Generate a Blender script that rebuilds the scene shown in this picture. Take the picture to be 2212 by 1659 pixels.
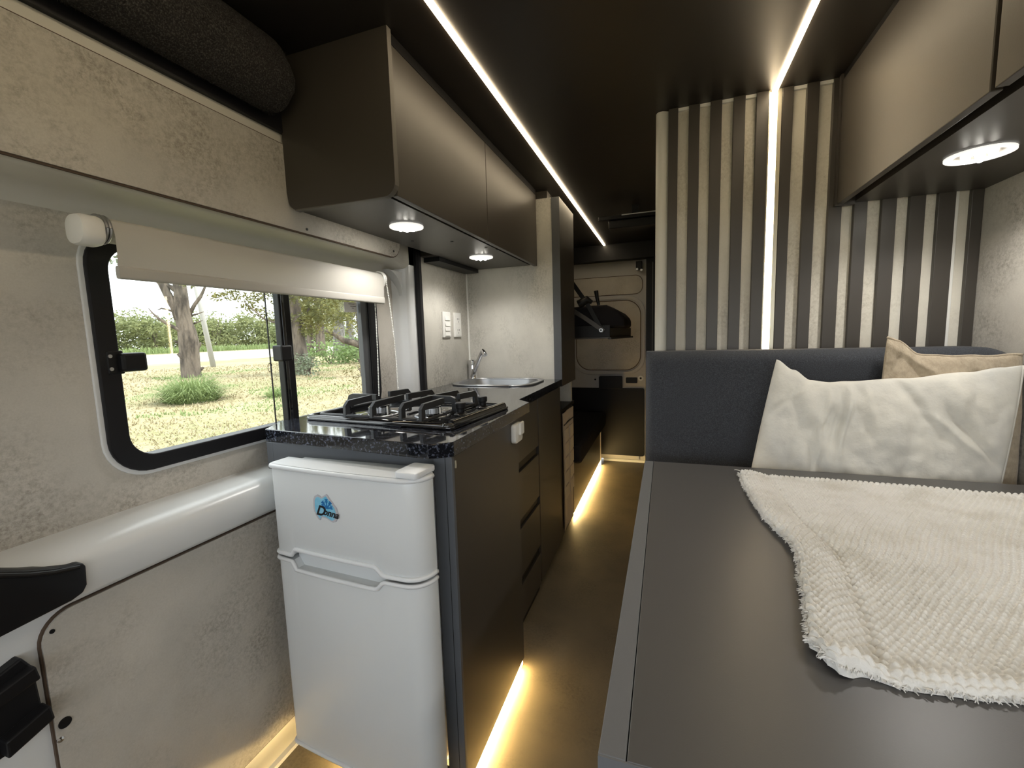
import bpy, bmesh, math, random
from mathutils import Vector, Matrix, noise

for o in list(bpy.data.objects):
    bpy.data.objects.remove(o)
SC = bpy.context.scene
COL = SC.collection
PI = math.pi

# ------------------------------------------------------------------ camera
F_PX, YAW, PITCH, ROLL = 941.6, -0.34012, 0.11092, 0.02992
EYE = Vector((0, 0, 1.205))
fw = Vector((math.sin(YAW) * math.cos(PITCH), math.cos(YAW) * math.cos(PITCH), -math.sin(PITCH)))
rt = Vector((math.cos(YAW), -math.sin(YAW), 0))
dn = fw.cross(rt)
cr, sr = math.cos(ROLL), math.sin(ROLL)
r2 = cr * rt + sr * dn
d2 = -sr * rt + cr * dn
cam_d = bpy.data.cameras.new('camera')
cam = bpy.data.objects.new('camera', cam_d)
COL.objects.link(cam)
cam.matrix_world = Matrix(((r2.x, -d2.x, -fw.x, EYE.x), (r2.y, -d2.y, -fw.y, EYE.y),
                           (r2.z, -d2.z, -fw.z, EYE.z), (0, 0, 0, 1)))
cam_d.sensor_width = 36
cam_d.lens = F_PX * 36 / 2212
cam_d.clip_start = 0.02
cam_d.clip_end = 600
SC.camera = cam

# ------------------------------------------------------------------ sky, sun, exposure
SKY = 4.0
SUN = 5.0
LED_CEIL = 19
LED_FLOOR = 120
SPOT_W = 8.0
w = bpy.data.worlds.new('sky')
SC.world = w
w.use_nodes = True
bg = w.node_tree.nodes['Background']
bg.inputs[0].default_value = (0.93, 0.97, 1.0, 1)
bg.inputs[1].default_value = SKY
sun_d = bpy.data.lights.new('sun', 'SUN')
sun_d.energy = SUN
sun_d.color = (1.0, 0.95, 0.84)
sun_d.angle = math.radians(2)
sun = bpy.data.objects.new('sun', sun_d)
COL.objects.link(sun)
sun.rotation_euler = Vector((-0.55, -0.25, -1.0)).to_track_quat('-Z', 'Y').to_euler()
vs = SC.view_settings
vs.view_transform = 'Standard'
vs.look = 'None'
vs.exposure = 0.10
vs.gamma = 1
vs.use_curve_mapping = False


# ------------------------------------------------------------------ materials
def mat(name, col, rough=0.5, metal=0.0, var=None, bump=None, spec=0.5, coat=0.0, trans=0.0, sheen=0.0, alpha=None):
    """var=(colour2, scale, lo, hi[, stretch]); bump=(scale, strength, distance[, stretch])"""
    m = bpy.data.materials.new(name)
    m.use_nodes = True
    nt = m.node_tree
    p = nt.nodes['Principled BSDF']
    p.inputs['Base Color'].default_value = (*col, 1)
    p.inputs['Roughness'].default_value = rough
    p.inputs['Metallic'].default_value = metal
    p.inputs['Specular IOR Level'].default_value = spec
    p.inputs['Coat Weight'].default_value = coat
    p.inputs['Coat Roughness'].default_value = 0.05
    if sheen:
        p.inputs['Sheen Weight'].default_value = sheen
    tc = nt.nodes.new('ShaderNodeTexCoord')

    def nz(scale, stretch=(1, 1, 1), detail=6, rough_=0.6):
        mp = nt.nodes.new('ShaderNodeMapping')
        mp.inputs['Scale'].default_value = stretch
        nt.links.new(tc.outputs['Object'], mp.inputs[0])
        n = nt.nodes.new('ShaderNodeTexNoise')
        n.inputs['Scale'].default_value = scale
        n.inputs['Detail'].default_value = detail
        n.inputs['Roughness'].default_value = rough_
        nt.links.new(mp.outputs[0], n.inputs[0])
        return n
    if var:
        n = nz(var[1], var[4] if len(var) > 4 else (1, 1, 1))
        r = nt.nodes.new('ShaderNodeMapRange')
        r.inputs[1].default_value = var[2]
        r.inputs[2].default_value = var[3]
        nt.links.new(n.outputs[0], r.inputs[0])
        mx = nt.nodes.new('ShaderNodeMix')
        mx.data_type = 'RGBA'
        mx.inputs[6].default_value = (*col, 1)
        mx.inputs[7].default_value = (*var[0], 1)
        nt.links.new(r.outputs[0], mx.inputs[0])
        nt.links.new(mx.outputs[2], p.inputs['Base Color'])
    if bump:
        n = nz(bump[0], bump[3] if len(bump) > 3 else (1, 1, 1), 4)
        b = nt.nodes.new('ShaderNodeBump')
        b.inputs['Strength'].default_value = bump[1]
        b.inputs['Distance'].default_value = bump[2]
        nt.links.new(n.outputs[0], b.inputs['Height'])
        nt.links.new(b.outputs[0], p.inputs['Normal'])
    if trans:
        tr = nt.nodes.new('ShaderNodeBsdfTranslucent')
        ms = nt.nodes.new('ShaderNodeMixShader')
        ms.inputs[0].default_value = trans
        if var:
            nt.links.new(mx.outputs[2], tr.inputs[0])
        else:
            tr.inputs[0].default_value = (*col, 1)
        nt.links.new(p.outputs[0], ms.inputs[1])
        nt.links.new(tr.outputs[0], ms.inputs[2])
        nt.links.new(ms.outputs[0], nt.nodes['Material Output'].inputs[0])
    return m


def emit(name, col, strength):
    m = bpy.data.materials.new(name)
    m.use_nodes = True
    p = m.node_tree.nodes['Principled BSDF']
    p.inputs['Base Color'].default_value = (*col, 1)
    p.inputs['Emission Color'].default_value = (*col, 1)
    p.inputs['Emission Strength'].default_value = strength
    return m


def concrete(name, c1, c2, c3, stretch=(1, 1, 1), rough=0.5):
    """stone-look laminate: broad clouds plus patches of fine dark scuffs"""
    m = bpy.data.materials.new(name)
    m.use_nodes = True
    nt = m.node_tree
    L = nt.links.new
    p = nt.nodes['Principled BSDF']
    p.inputs['Roughness'].default_value = rough
    p.inputs['Specular IOR Level'].default_value = 0.35
    tc = nt.nodes.new('ShaderNodeTexCoord')
    mp = nt.nodes.new('ShaderNodeMapping')
    mp.inputs['Scale'].default_value = stretch
    L(tc.outputs['Object'], mp.inputs[0])

    def nz(s, d=5, r=0.6, dist=0.0):
        n = nt.nodes.new('ShaderNodeTexNoise')
        n.inputs['Scale'].default_value = s
        n.inputs['Detail'].default_value = d
        n.inputs['Roughness'].default_value = r
        n.inputs['Distortion'].default_value = dist
        L(mp.outputs[0], n.inputs[0])
        return n.outputs[0]

    def rng(v, a, b):
        r = nt.nodes.new('ShaderNodeMapRange')
        r.inputs[1].default_value = a
        r.inputs[2].default_value = b
        L(v, r.inputs[0])
        return r.outputs[0]

    def mul(a, b):
        x = nt.nodes.new('ShaderNodeMath')
        x.operation = 'MULTIPLY'
        L(a, x.inputs[0])
        if isinstance(b, float):
            x.inputs[1].default_value = b
        else:
            L(b, x.inputs[1])
        return x.outputs[0]

    def mix(f, a, b):
        x = nt.nodes.new('ShaderNodeMix')
        x.data_type = 'RGBA'
        L(f, x.inputs[0])
        for i, v in ((6, a), (7, b)):
            if isinstance(v, tuple):
                x.inputs[i].default_value = (*v, 1)
            else:
                L(v, x.inputs[i])
        return x.outputs[2]
    broad = rng(nz(3.2, 4), 0.38, 0.66)
    c = mix(broad, c1, c2)
    patch = rng(nz(4.2, 6, 0.62), 0.43, 0.66)
    scuff = rng(nz(105, 8, 0.78, 0.25), 0.42, 0.64)
    c = mix(mul(mul(patch, scuff), 0.9), c, c3)
    fine = rng(nz(260, 3, 0.7), 0.35, 0.75)
    c = mix(mul(fine, 0.16), c, c3)
    L(c, p.inputs['Base Color'])
    return m


M = {}
M['concrete'] = concrete('stone_laminate', (0.56, 0.53, 0.475), (0.46, 0.44, 0.40), (0.22, 0.195, 0.16))
M['concrete_v'] = concrete('stone_laminate_upright', (0.58, 0.56, 0.50), (0.46, 0.445, 0.40), (0.22, 0.205, 0.175), (1.2, 1.2, 0.8))
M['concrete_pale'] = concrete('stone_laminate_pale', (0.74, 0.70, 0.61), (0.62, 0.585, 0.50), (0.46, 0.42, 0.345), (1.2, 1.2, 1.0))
M['floor'] = concrete('vinyl_floor', (0.20, 0.165, 0.115), (0.155, 0.13, 0.095), (0.095, 0.08, 0.06), rough=0.42)
M['white_metal'] = mat('white_van_paint', (0.68, 0.69, 0.69), 0.28, spec=0.5)
M['rail'] = mat('rail_paint', (0.60, 0.585, 0.53), 0.42)
M['charcoal'] = mat('charcoal_laminate', (0.049, 0.042, 0.035), 0.40, spec=0.55, bump=(420, 0.10, 0.001))
M['charcoal_grey'] = mat('charcoal_edging', (0.064, 0.067, 0.072), 0.5, bump=(300, 0.15, 0.001))
M['stile_daylit'] = mat('charcoal_edging_daylit', (0.098, 0.106, 0.118), 0.5, bump=(300, 0.15, 0.001))  # charcoal edging made lighter and bluer, daylight painted into its colour
M['edge'] = mat('light_edging', (0.12, 0.112, 0.10), 0.55)
M['table_edge'] = mat('table_edge_band', (0.125, 0.13, 0.138), 0.5, bump=(300, 0.15, 0.001))
M['door_grey'] = mat('rear_door_paint', (0.46, 0.455, 0.45), 0.45)
M['tabletop'] = mat('table_laminate', (0.082, 0.079, 0.078), 0.36, spec=0.45, bump=(500, 0.08, 0.001))
M['ceiling'] = mat('ceiling_laminate', (0.018, 0.0145, 0.012), 0.42, spec=0.35)
M['black'] = mat('black_plastic', (0.008, 0.008, 0.009), 0.42, spec=0.25)
M['rubber'] = mat('black_rubber', (0.007, 0.007, 0.009), 0.45, spec=0.3)
M['black_gloss'] = mat('black_enamel', (0.008, 0.008, 0.009), 0.08, coat=0.6)
M['iron'] = mat('cast_iron', (0.022, 0.023, 0.026), 0.45)
M['carpet'] = mat('black_carpet', (0.018, 0.016, 0.015), 0.95, var=((0.11, 0.10, 0.092), 300, 0.48, 0.70), bump=(240, 1.0, 0.006))
M['granite'] = mat('black_granite', (0.008, 0.009, 0.012), 0.06, var=((0.13, 0.145, 0.20), 150, 0.53, 0.70), coat=0.3)
M['steel'] = mat('brushed_steel', (0.50, 0.51, 0.53), 0.38, 1.0)
M['chrome'] = mat('chrome', (0.75, 0.75, 0.77), 0.07, 1.0)
M['fridge'] = mat('fridge_white', (0.70, 0.725, 0.735), 0.33, spec=0.5, coat=0.2)
M['fridge_rim'] = mat('fridge_white_trim', (0.74, 0.76, 0.78), 0.4)
M['white_plastic'] = mat('white_plastic', (0.75, 0.74, 0.70), 0.4)
M['blind'] = mat('blind_fabric', (0.52, 0.50, 0.455), 0.75, bump=(500, 0.2, 0.001), trans=0.10)
M['fabric_dark'] = mat('charcoal_fabric', (0.020, 0.023, 0.030), 0.9, var=((0.060, 0.066, 0.080), 420, 0.42, 0.72), bump=(500, 0.6, 0.002), sheen=0.15)
M['seat_dark'] = mat('black_vinyl_seat', (0.010, 0.009, 0.012), 0.7, spec=0.2)
M['pillow_white'] = mat('white_cotton', (0.68, 0.66, 0.60), 0.9, var=((0.58, 0.57, 0.53), 9, 0.42, 0.66), bump=(70, 0.35, 0.004), sheen=0.1)
M['pillow_beige'] = mat('beige_plush', (0.46, 0.385, 0.285), 0.95, var=((0.37, 0.305, 0.22), 60, 0.40, 0.66), bump=(160, 0.7, 0.004, (1, 1, 0.35)), sheen=0.2)
M['throw'] = mat('cotton_knit', (0.74, 0.73, 0.70), 0.95, var=((0.62, 0.60, 0.55), 14, 0.44, 0.70), bump=(420, 0.5, 0.002))
M['brown_edge'] = mat('panel_core_edge', (0.085, 0.055, 0.035), 0.8)
M['badge_grey'] = mat('badge_border', (0.52, 0.51, 0.55), 0.4)
M['badge_blue'] = mat('badge_blue', (0.10, 0.46, 0.68), 0.4, var=((0.30, 0.62, 0.80), 25, 0.35, 0.65))
M['badge_deep'] = mat('badge_deep_blue', (0.02, 0.20, 0.52), 0.4)
M['ink'] = mat('black_ink', (0.006, 0.006, 0.010), 0.5)
M['paper'] = mat('sticker_paper', (0.72, 0.70, 0.70), 0.6)
M['towel_check'] = mat('tea_towel', (0.44, 0.38, 0.32), 0.9)
M['towel_pale'] = mat('tea_towel_check', (0.50, 0.44, 0.37), 0.9)
M['led_strip'] = emit('led_warm_white', (1.0, 0.81, 0.54), LED_CEIL)
M['led_floor'] = emit('led_warm', (1.0, 0.70, 0.28), LED_FLOOR)
M['led_spot'] = emit('led_cool_white', (1.0, 0.96, 0.86), 40)
M['rim_glow'] = emit('lamp_rim_glow', (1.0, 0.98, 0.93), 0.8)  # faint glow on the lamp rims, imitating LED light on white plastic
M['gold'] = mat('aluminium_channel', (0.62, 0.58, 0.46), 0.35, 0.8)
# outdoors
M['dry_grass'] = mat('mown_dry_grass', (0.30, 0.25, 0.145), 0.95, var=((0.185, 0.19, 0.08), 0.35, 0.42, 0.66), bump=(3, 0.6, 0.2))
M['blade_dry'] = mat('dry_blade', (0.37, 0.315, 0.20), 0.9, trans=0.2)
M['blade_green'] = mat('green_blade', (0.19, 0.25, 0.095), 0.7, trans=0.35)
M['road'] = mat('pale_gravel', (0.46, 0.42, 0.35), 0.95)
M['bark'] = mat('brown_bark', (0.155, 0.125, 0.10), 0.95, var=((0.05, 0.04, 0.033), 5, 0.42, 0.62, (1, 1, 0.25)), bump=(9, 1.0, 0.08, (1, 1, 0.25)))
M['bark_grey'] = mat('grey_bark', (0.19, 0.18, 0.175), 0.95, var=((0.09, 0.085, 0.08), 4, 0.42, 0.62, (1, 1, 0.3)), bump=(8, 0.8, 0.06))
M['leaf_olive'] = mat('olive_leaf', (0.115, 0.125, 0.045), 0.7, var=((0.20, 0.19, 0.06), 1.5, 0.40, 0.60), trans=0.3)
M['leaf_hedge'] = mat('hedge_leaf', (0.17, 0.20, 0.09), 0.8, var=((0.25, 0.27, 0.12), 0.5, 0.38, 0.62), trans=0.35)
M['leaf_fresh'] = mat('fresh_leaf', (0.16, 0.23, 0.085), 0.75, trans=0.35)
M['leaf_silver'] = mat('silver_leaf', (0.15, 0.18, 0.12), 0.8, trans=0.25)
M['leaf_brown'] = mat('brown_leaf', (0.14, 0.12, 0.05), 0.8, trans=0.25)
M['pole'] = mat('pale_concrete_pole', (0.36, 0.35, 0.34), 0.8)


def glass_mat():
    m = bpy.data.materials.new('window_glass')
    m.use_nodes = True
    nt = m.node_tree
    nt.nodes.remove(nt.nodes['Principled BSDF'])
    t = nt.nodes.new('ShaderNodeBsdfTransparent')
    t.inputs[0].default_value = (0.96, 0.98, 0.97, 1)
    g = nt.nodes.new('ShaderNodeBsdfGlossy')
    g.inputs['Roughness'].default_value = 0.02
    mx = nt.nodes.new('ShaderNodeMixShader')
    mx.inputs[0].default_value = 0.05
    nt.links.new(t.outputs[0], mx.inputs[1])
    nt.links.new(g.outputs[0], mx.inputs[2])
    nt.links.new(mx.outputs[0], nt.nodes['Material Output'].inputs[0])
    return m


M['glass'] = glass_mat()


# ------------------------------------------------------------------ mesh helpers
class MB:
    def __init__(s):
        s.v = []
        s.f = []

    def add(s, vs_, fs):
        n = len(s.v)
        s.v += [tuple(p) for p in vs_]
        s.f += [tuple(i + n for i in f) for f in fs]
        return s

    def box(s, x0, x1, y0, y1, z0, z1):
        return s.add([(x0, y0, z0), (x1, y0, z0), (x1, y1, z0), (x0, y1, z0),
                      (x0, y0, z1), (x1, y0, z1), (x1, y1, z1), (x0, y1, z1)],
                     [(0, 3, 2, 1), (4, 5, 6, 7), (0, 1, 5, 4), (1, 2, 6, 5), (2, 3, 7, 6), (3, 0, 4, 7)])

    def prism(s, poly, ax, a, b):
        """poly in the two other axes (in x,y,z order), extruded along ax from a to b"""
        def P(q, t):
            if ax == 0:
                return (t, q[0], q[1])
            if ax == 1:
                return (q[0], t, q[1])
            return (q[0], q[1], t)
        n = len(poly)
        vs_ = [P(q, a) for q in poly] + [P(q, b) for q in poly]
        fs = [tuple(range(n - 1, -1, -1)), tuple(range(n, 2 * n))]
        fs += [(i, (i + 1) % n, n + (i + 1) % n, n + i) for i in range(n)]
        return s.add(vs_, fs)

    def tube(s, pts, r, n=8, cap=True):
        pts = [Vector(p) for p in pts]
        m = len(pts)
        rr = r if isinstance(r, (list, tuple)) else [r] * m
        vs_, fs = [], []
        u = None
        for i, p in enumerate(pts):
            t = (pts[min(i + 1, m - 1)] - pts[max(i - 1, 0)]).normalized()
            if u is None:
                u = t.orthogonal().normalized()
            else:
                u = (u - t * u.dot(t))
                u = u.normalized() if u.length > 1e-6 else t.orthogonal().normalized()
            v = t.cross(u)
            for k in range(n):
                a = 2 * PI * k / n
                vs_.append(p + (u * math.cos(a) + v * math.sin(a)) * rr[i])
        for i in range(m - 1):
            for k in range(n):
                fs.append((i * n + k, i * n + (k + 1) % n, (i + 1) * n + (k + 1) % n, (i + 1) * n + k))
        if cap:
            fs.append(tuple(range(n - 1, -1, -1)))
            fs.append(tuple((m - 1) * n + k for k in range(n)))
        return s.add(vs_, fs)

    def lathe(s, prof, c=(0, 0, 0), n=28):
        """prof [(r,z)] about a vertical axis through c"""
        vs_, fs = [], []
        for r, z in prof:
            for k in range(n):
                a = 2 * PI * k / n
                vs_.append((c[0] + r * math.cos(a), c[1] + r * math.sin(a), c[2] + z))
        for i in range(len(prof) - 1):
            for k in range(n):
                fs.append((i * n + k, i * n + (k + 1) % n, (i + 1) * n + (k + 1) % n, (i + 1) * n + k))
        if prof[0][0] > 1e-6:
            fs.append(tuple(range(n - 1, -1, -1)))
        if prof[-1][0] > 1e-6:
            fs.append(tuple((len(prof) - 1) * n + k for k in range(n)))
        return s.add(vs_, fs)

    def grid(s, fn, nu, nv, closed=False):
        vs_ = [fn(i / nu, j / nv) for j in range(nv + 1) for i in range(nu + 1)]
        w_ = nu + 1
        fs = [(j * w_ + i, j * w_ + i + 1, (j + 1) * w_ + i + 1, (j + 1) * w_ + i) for j in range(nv) for i in range(nu)]
        return s.add(vs_, fs)


def rrect(x0, x1, y0, y1, r, n=6):
    """rounded rectangle, counter-clockwise; r may be a 4-tuple for (x1y0, x1y1, x0y1, x0y0)"""
    rr = r if isinstance(r, (tuple, list)) else (r,) * 4
    out = []
    for (cx, cy, a0), q in zip(((x1, y0, -90), (x1, y1, 0), (x0, y1, 90), (x0, y0, 180)), rr):
        sx = -1 if cx == x1 else 1
        sy = -1 if cy == y1 else 1
        if q < 1e-6:
            out.append((cx, cy))
            continue
        ox, oy = cx + sx * q, cy + sy * q
        for k in range(n + 1):
            a = math.radians(a0 + 90 * k / n)
            out.append((ox + q * math.cos(a), oy + q * math.sin(a)))
    return out


def holed(outer, inner, ax, a, b):
    """plate with a hole, extruded along ax"""
    bm = bmesh.new()

    def P(q, t):
        return ((t, q[0], q[1]), (q[0], t, q[1]), (q[0], q[1], t))[ax]
    edges = []
    for loop in (outer, inner):
        vv = [bm.verts.new(P(q, a)) for q in loop]
        edges += [bm.edges.new((vv[i], vv[(i + 1) % len(vv)])) for i in range(len(vv))]
    bmesh.ops.triangle_fill(bm, use_beauty=True, use_dissolve=False, edges=edges)
    g = bmesh.ops.extrude_face_region(bm, geom=bm.faces[:])
    d = [0, 0, 0]
    d[ax] = b - a
    bmesh.ops.translate(bm, verts=[e for e in g['geom'] if isinstance(e, bmesh.types.BMVert)], vec=d)
    mb = MB()
    bm.verts.index_update()
    mb.v = [tuple(v.co) for v in bm.verts]
    mb.f = [tuple(v.index for v in f.verts) for f in bm.faces]
    bm.free()
    return mb


def tag(o, label=None, cat=None, group=None, kind=None):
    if label:
        o['label'] = label
    if cat:
        o['category'] = cat
    if group:
        o['group'] = group
    if kind:
        o['kind'] = kind
    return o


def obj(name, mb, m, parent=None, bevel=0, smooth=False, seg=2, **kw):
    me = bpy.data.meshes.new(name)
    me.from_pydata(mb.v, [], mb.f)
    bm = bmesh.new()
    bm.from_mesh(me)
    bmesh.ops.recalc_face_normals(bm, faces=bm.faces)
    if bevel:
        es = [e for e in bm.edges if len(e.link_faces) == 2 and e.calc_face_angle(0) > 0.6]
        bmesh.ops.bevel(bm, geom=es, offset=bevel, segments=seg, affect='EDGES', profile=0.5, clamp_overlap=True)
    bm.to_mesh(me)
    bm.free()
    me.materials.append(M[m] if isinstance(m, str) else m)
    if smooth:
        for p in me.polygons:
            p.use_smooth = True
        if smooth != 'all':
            try:
                me.set_sharp_from_angle(angle=math.radians(40))
            except Exception:
                pass
    o = bpy.data.objects.new(name, me)
    COL.objects.link(o)
    if parent:
        o.parent = parent
        if parent.get('_local') is None:
            # parts are modelled in place; a part's own children already share its frame
            if parent.parent is None:
                o.matrix_parent_inverse = parent.matrix_basis.inverted()
    tag(o, **kw)
    return o


def empty(name, loc, label=None, cat=None, group=None, kind=None, rz=0, local=False):
    e = bpy.data.objects.new(name, None)
    e.empty_display_size = 0.05
    e.location = loc
    e.rotation_euler = (0, 0, rz)
    COL.objects.link(e)
    e.matrix_basis  # evaluated from loc/rot
    tag(e, label, cat, group, kind)
    if local:
        e['_local'] = 1
    return e


S = dict(kind='structure')
CZ = 1.968          # ceiling height
XL = -1.15          # window panel plane
XR = 0.872          # right wall
YP = 1.72           # striped partition plane

# ------------------------------------------------------------------ shell of the van
obj('floor', MB().box(-1.25, 1.0, -1.7, 4.3, -0.06, 0), 'floor', **S)
obj('ceiling', MB().box(-1.25, 1.0, -0.9, 4.3, CZ, CZ + 0.05), 'ceiling', **S)

# sliding-door side
wl = empty('wall_left', (-1.15, 0.6, 0), kind='structure')
WIN = rrect(0.592, 1.548, 0.922, 1.452, 0.075, 8)
obj('window_panel', holed([(-0.45, 0.80), (1.70, 0.80), (1.70, 1.54), (-0.45, 1.54)], WIN, 0, XL - 0.03, XL), 'concrete', wl)
up = rrect(-0.9, 1.545, 1.523, 1.749, (0.06, 0.0, 0.0, 0.0), 6)
obj('upper_panel', MB().prism(up, 0, -1.012, -1.004), 'concrete', wl)
obj('upper_panel_edge', MB().prism(rrect(-0.9, 1.550, 1.519, 1.752, (0.064, 0, 0, 0), 6), 0, -1.012, -1.0065), 'brown_edge', wl)
lp = rrect(0.392, 1.35, 0.105, 0.733, (0, 0, 0.05, 0), 8)
obj('lower_panel', MB().prism(lp, 0, -1.040, -1.028), 'concrete', wl)
obj('lower_panel_edge', MB().prism(rrect(0.389, 1.353, 0.100, 0.736, (0, 0, 0.053, 0), 8), 0, -1.040, -1.0315), 'brown_edge', wl)
for (yy, zz, xx, rr_) in ((0.407, 0.705, -1.028, 0.004), (1.06, 1.535, -1.004, 0.004), (1.50, 1.545, -1.004, 0.004)):
    obj('screw', MB().tube([(xx - 0.002, yy, zz), (xx + 0.0015, yy, zz)], rr_, 10), 'black', wl)
obj('hole_plug', MB().tube([(-1.03, 0.405, 0.528), (-1.026, 0.405, 0.528)], 0.0095, 20), 'black', wl)
obj('rivet', MB().tube([(-1.03, 0.396, 0.502), (-1.0265, 0.396, 0.502), (-1.025, 0.396, 0.502)], [0.005, 0.005, 0.0015], 16), 'chrome', wl)

# upper rail (white underside, light strip over the panel)
rail = [(-1.012, 1.777), (-1.012, 1.534), (-1.018, 1.522), (-1.032, 1.515), (-1.09, 1.512), (-1.12, 1.506), (-1.138, 1.496),
        (-1.152, 1.478), (-1.20, 1.478), (-1.20, CZ), (-1.012, CZ)]
rl = MB()
rys = [-0.9, 1.50, 1.54, 1.58, 1.62, 1.66, 1.70, 1.74, 1.786]
for y in rys:
    t = min(1, max(0, (y - 1.50) / 0.24))
    t = t * t * (3 - 2 * t)
    rl.v += [(max(-1.20, x - 0.08 * t * min(1, max(0, (x + 1.16) / 0.10))), y, z) for x, z in rail]
nr = len(rail)
for j in range(len(rys) - 1):
    rl.f += [(j * nr + k, j * nr + (k + 1) % nr, (j + 1) * nr + (k + 1) % nr, (j + 1) * nr + k) for k in range(nr)]
rl.f += [tuple(range(nr)), tuple((len(rys) - 1) * nr + k for k in range(nr))]
obj('trim_1', rl, 'rail', smooth=True, **S)
obj('trim_2', MB().box(-1.012, -1.0, -0.9, 1.03, 1.778, CZ), 'rubber', **S)
# belt ridge under the window
belt = [(-1.20, 0.838), (-1.152, 0.838), (-1.10, 0.842), (-1.055, 0.842), (-1.032, 0.838), (-1.017, 0.831), (-1.008, 0.821), (-1.004, 0.808), (-1.003, 0.79),
        (-1.008, 0.756), (-1.014, 0.747), (-1.028, 0.741), (-1.045, 0.738), (-1.045, 0.70), (-1.20, 0.70)]
obj('trim_3', MB().prism(belt, 1, -0.6, 1.76), 'white_metal', smooth=True, **S)
obj('trim_4', MB().box(-1.20, -1.038, -0.6, 1.76, 0.10, 0.739), 'white_metal', **S)
# pillar at the end of the sliding door, its rounded recess corner and the rubber seal
pil = [(-1.20, 1.68), (-1.152, 1.68), (-1.143, 1.700), (-1.125, 1.716), (-1.105, 1.724), (-1.095, 1.732), (-1.092, 1.745), (-1.092, 1.785), (-1.20, 1.785)]
obj('trim_5', MB().prism(pil, 2, 0.80, 1.70), 'white_metal', smooth=True, **S)
cy0, cz0, cr0 = 1.712, 1.500, 0.105
fil = [(cy0, cz0)] + [(cy0 - cr0 + cr0 * math.sin(a), cz0 - cr0 + cr0 * math.cos(a)) for a in [PI / 2 * k / 10 for k in range(11)]][::-1]
obj('trim_6', MB().prism(fil, 0, -1.152, -1.112), 'white_metal', bevel=0.006, smooth=True, **S)
obj('trim_7', MB().prism([(-1.13, 1.783), (-1.080, 1.786), (-1.072, 1.797), (-1.076, 1.824), (-1.13, 1.828)], 2, 0.0, 1.75), 'rubber', smooth=True, **S)
bb = [(-1.20, 0.0), (-1.052, 0.0), (-1.045, 0.02), (-1.038, 0.06), (-1.030, 0.088), (-1.034, 0.100), (-1.20, 0.102)]
obj('baseboard_left', MB().prism(bb, 1, -0.6, 1.76), 'rail', smooth=True, **S)
obj('trim_8', MB().box(-1.052, -1.032, 0.5, 0.99, 0.0, 0.012), 'white_metal', **S)
# kitchen side wall and partition carrying the tall cabinet
obj('wall_kitchen', MB().box(-1.22, -1.09, 1.826, 4.25, 0.0, CZ), 'concrete_v', **S)
obj('trim_9', MB().prism([(-1.092, 2.336), (-1.082, 2.336), (-1.082, 2.344), (-1.092, 2.344)], 2, 0.959, 1.585), 'white_plastic', **S)
obj('trim_10', MB().box(-1.0905, -1.086, 1.828, 1.833, 0.959, 1.56), 'white_plastic', **S)

# right wall
obj('wall_right', MB().box(XR, XR + 0.05, -0.45, YP, 0, CZ), 'concrete', **S)
obj('wall_right_rear', MB().box(XR, XR + 0.05, YP, 4.15, 0, CZ), 'concrete', **S)
# cab in front (behind the viewer): open windscreen and side windows
obj('wall_front', MB().box(-1.25, 1.0, -1.75, -1.7, 0, 0.80), 'black', **S)
obj('wall_cab_left', MB().box(-1.22, -1.17, -1.7, -0.45, 0, 0.95), 'black', **S)
obj('wall_cab_right', MB().box(XR, XR + 0.05, -1.7, -0.45, 0, 0.95), 'black', **S)

obj('cab_light_block', MB().box(-1.25, 1.0, -1.75, -0.60, 1.56, CZ + 0.05), 'black', **S)  # unseen overcab shelf, added to block windscreen light from the upper cabinets

# ------------------------------------------------------------------ striped partition
wp = empty('wall_partition', (0.4, YP, 0), kind='structure')
K = 1.075
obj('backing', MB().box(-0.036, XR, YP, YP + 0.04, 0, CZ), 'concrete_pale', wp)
obj('side_return', MB().box(-0.036, 0.0, YP + 0.04, 2.95, 0, CZ), 'concrete_v', wp)
slats = [(0.003, .032), (.064, .096), (.127, .160), (.192, .225), (.255, .2875), (.3235, .352), (.3865, .418), (.4525, .487),
         (.517, .550), (.584, .619), (.649, .685), (.713, .751), (.785, .8105)]
for a, b in slats:
    obj('slat', MB().box(a * K, b * K, YP - 0.016, YP, 0.30, CZ), 'charcoal', wp, bevel=0.0012)
edge = [(-0.0385, YP + 0.03), (-0.0385, YP + 0.004), (-0.034, YP - 0.008), (-0.026, YP - 0.013), (-0.016, YP - 0.0135), (0.003, YP - 0.004), (0.003, YP + 0.03)]
obj('edge_moulding', MB().prism(edge, 2, 0, CZ - 0.002), 'rail', wp, smooth=True)
for (a, b) in [(.032, .064), (.096, .127), (.160, .192), (.225, .255), (.352, .3865), (.418, .4525)]:
    obj('gap_cap', MB().box(a * K, b * K, YP - 0.010, YP, CZ - 0.010, CZ), 'white_plastic', wp)
obj('corner_channel', MB().box(.7515 * K, .760 * K, YP - 0.012, YP, 0.3, 1.60), 'white_plastic', wp, bevel=0.002)


# ------------------------------------------------------------------ LED strips
def strip(name, mb, m, label, cat='light strip', group=None):
    return obj(name, mb, m, bevel=0.0015, label=label, cat=cat, group=group)


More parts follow.
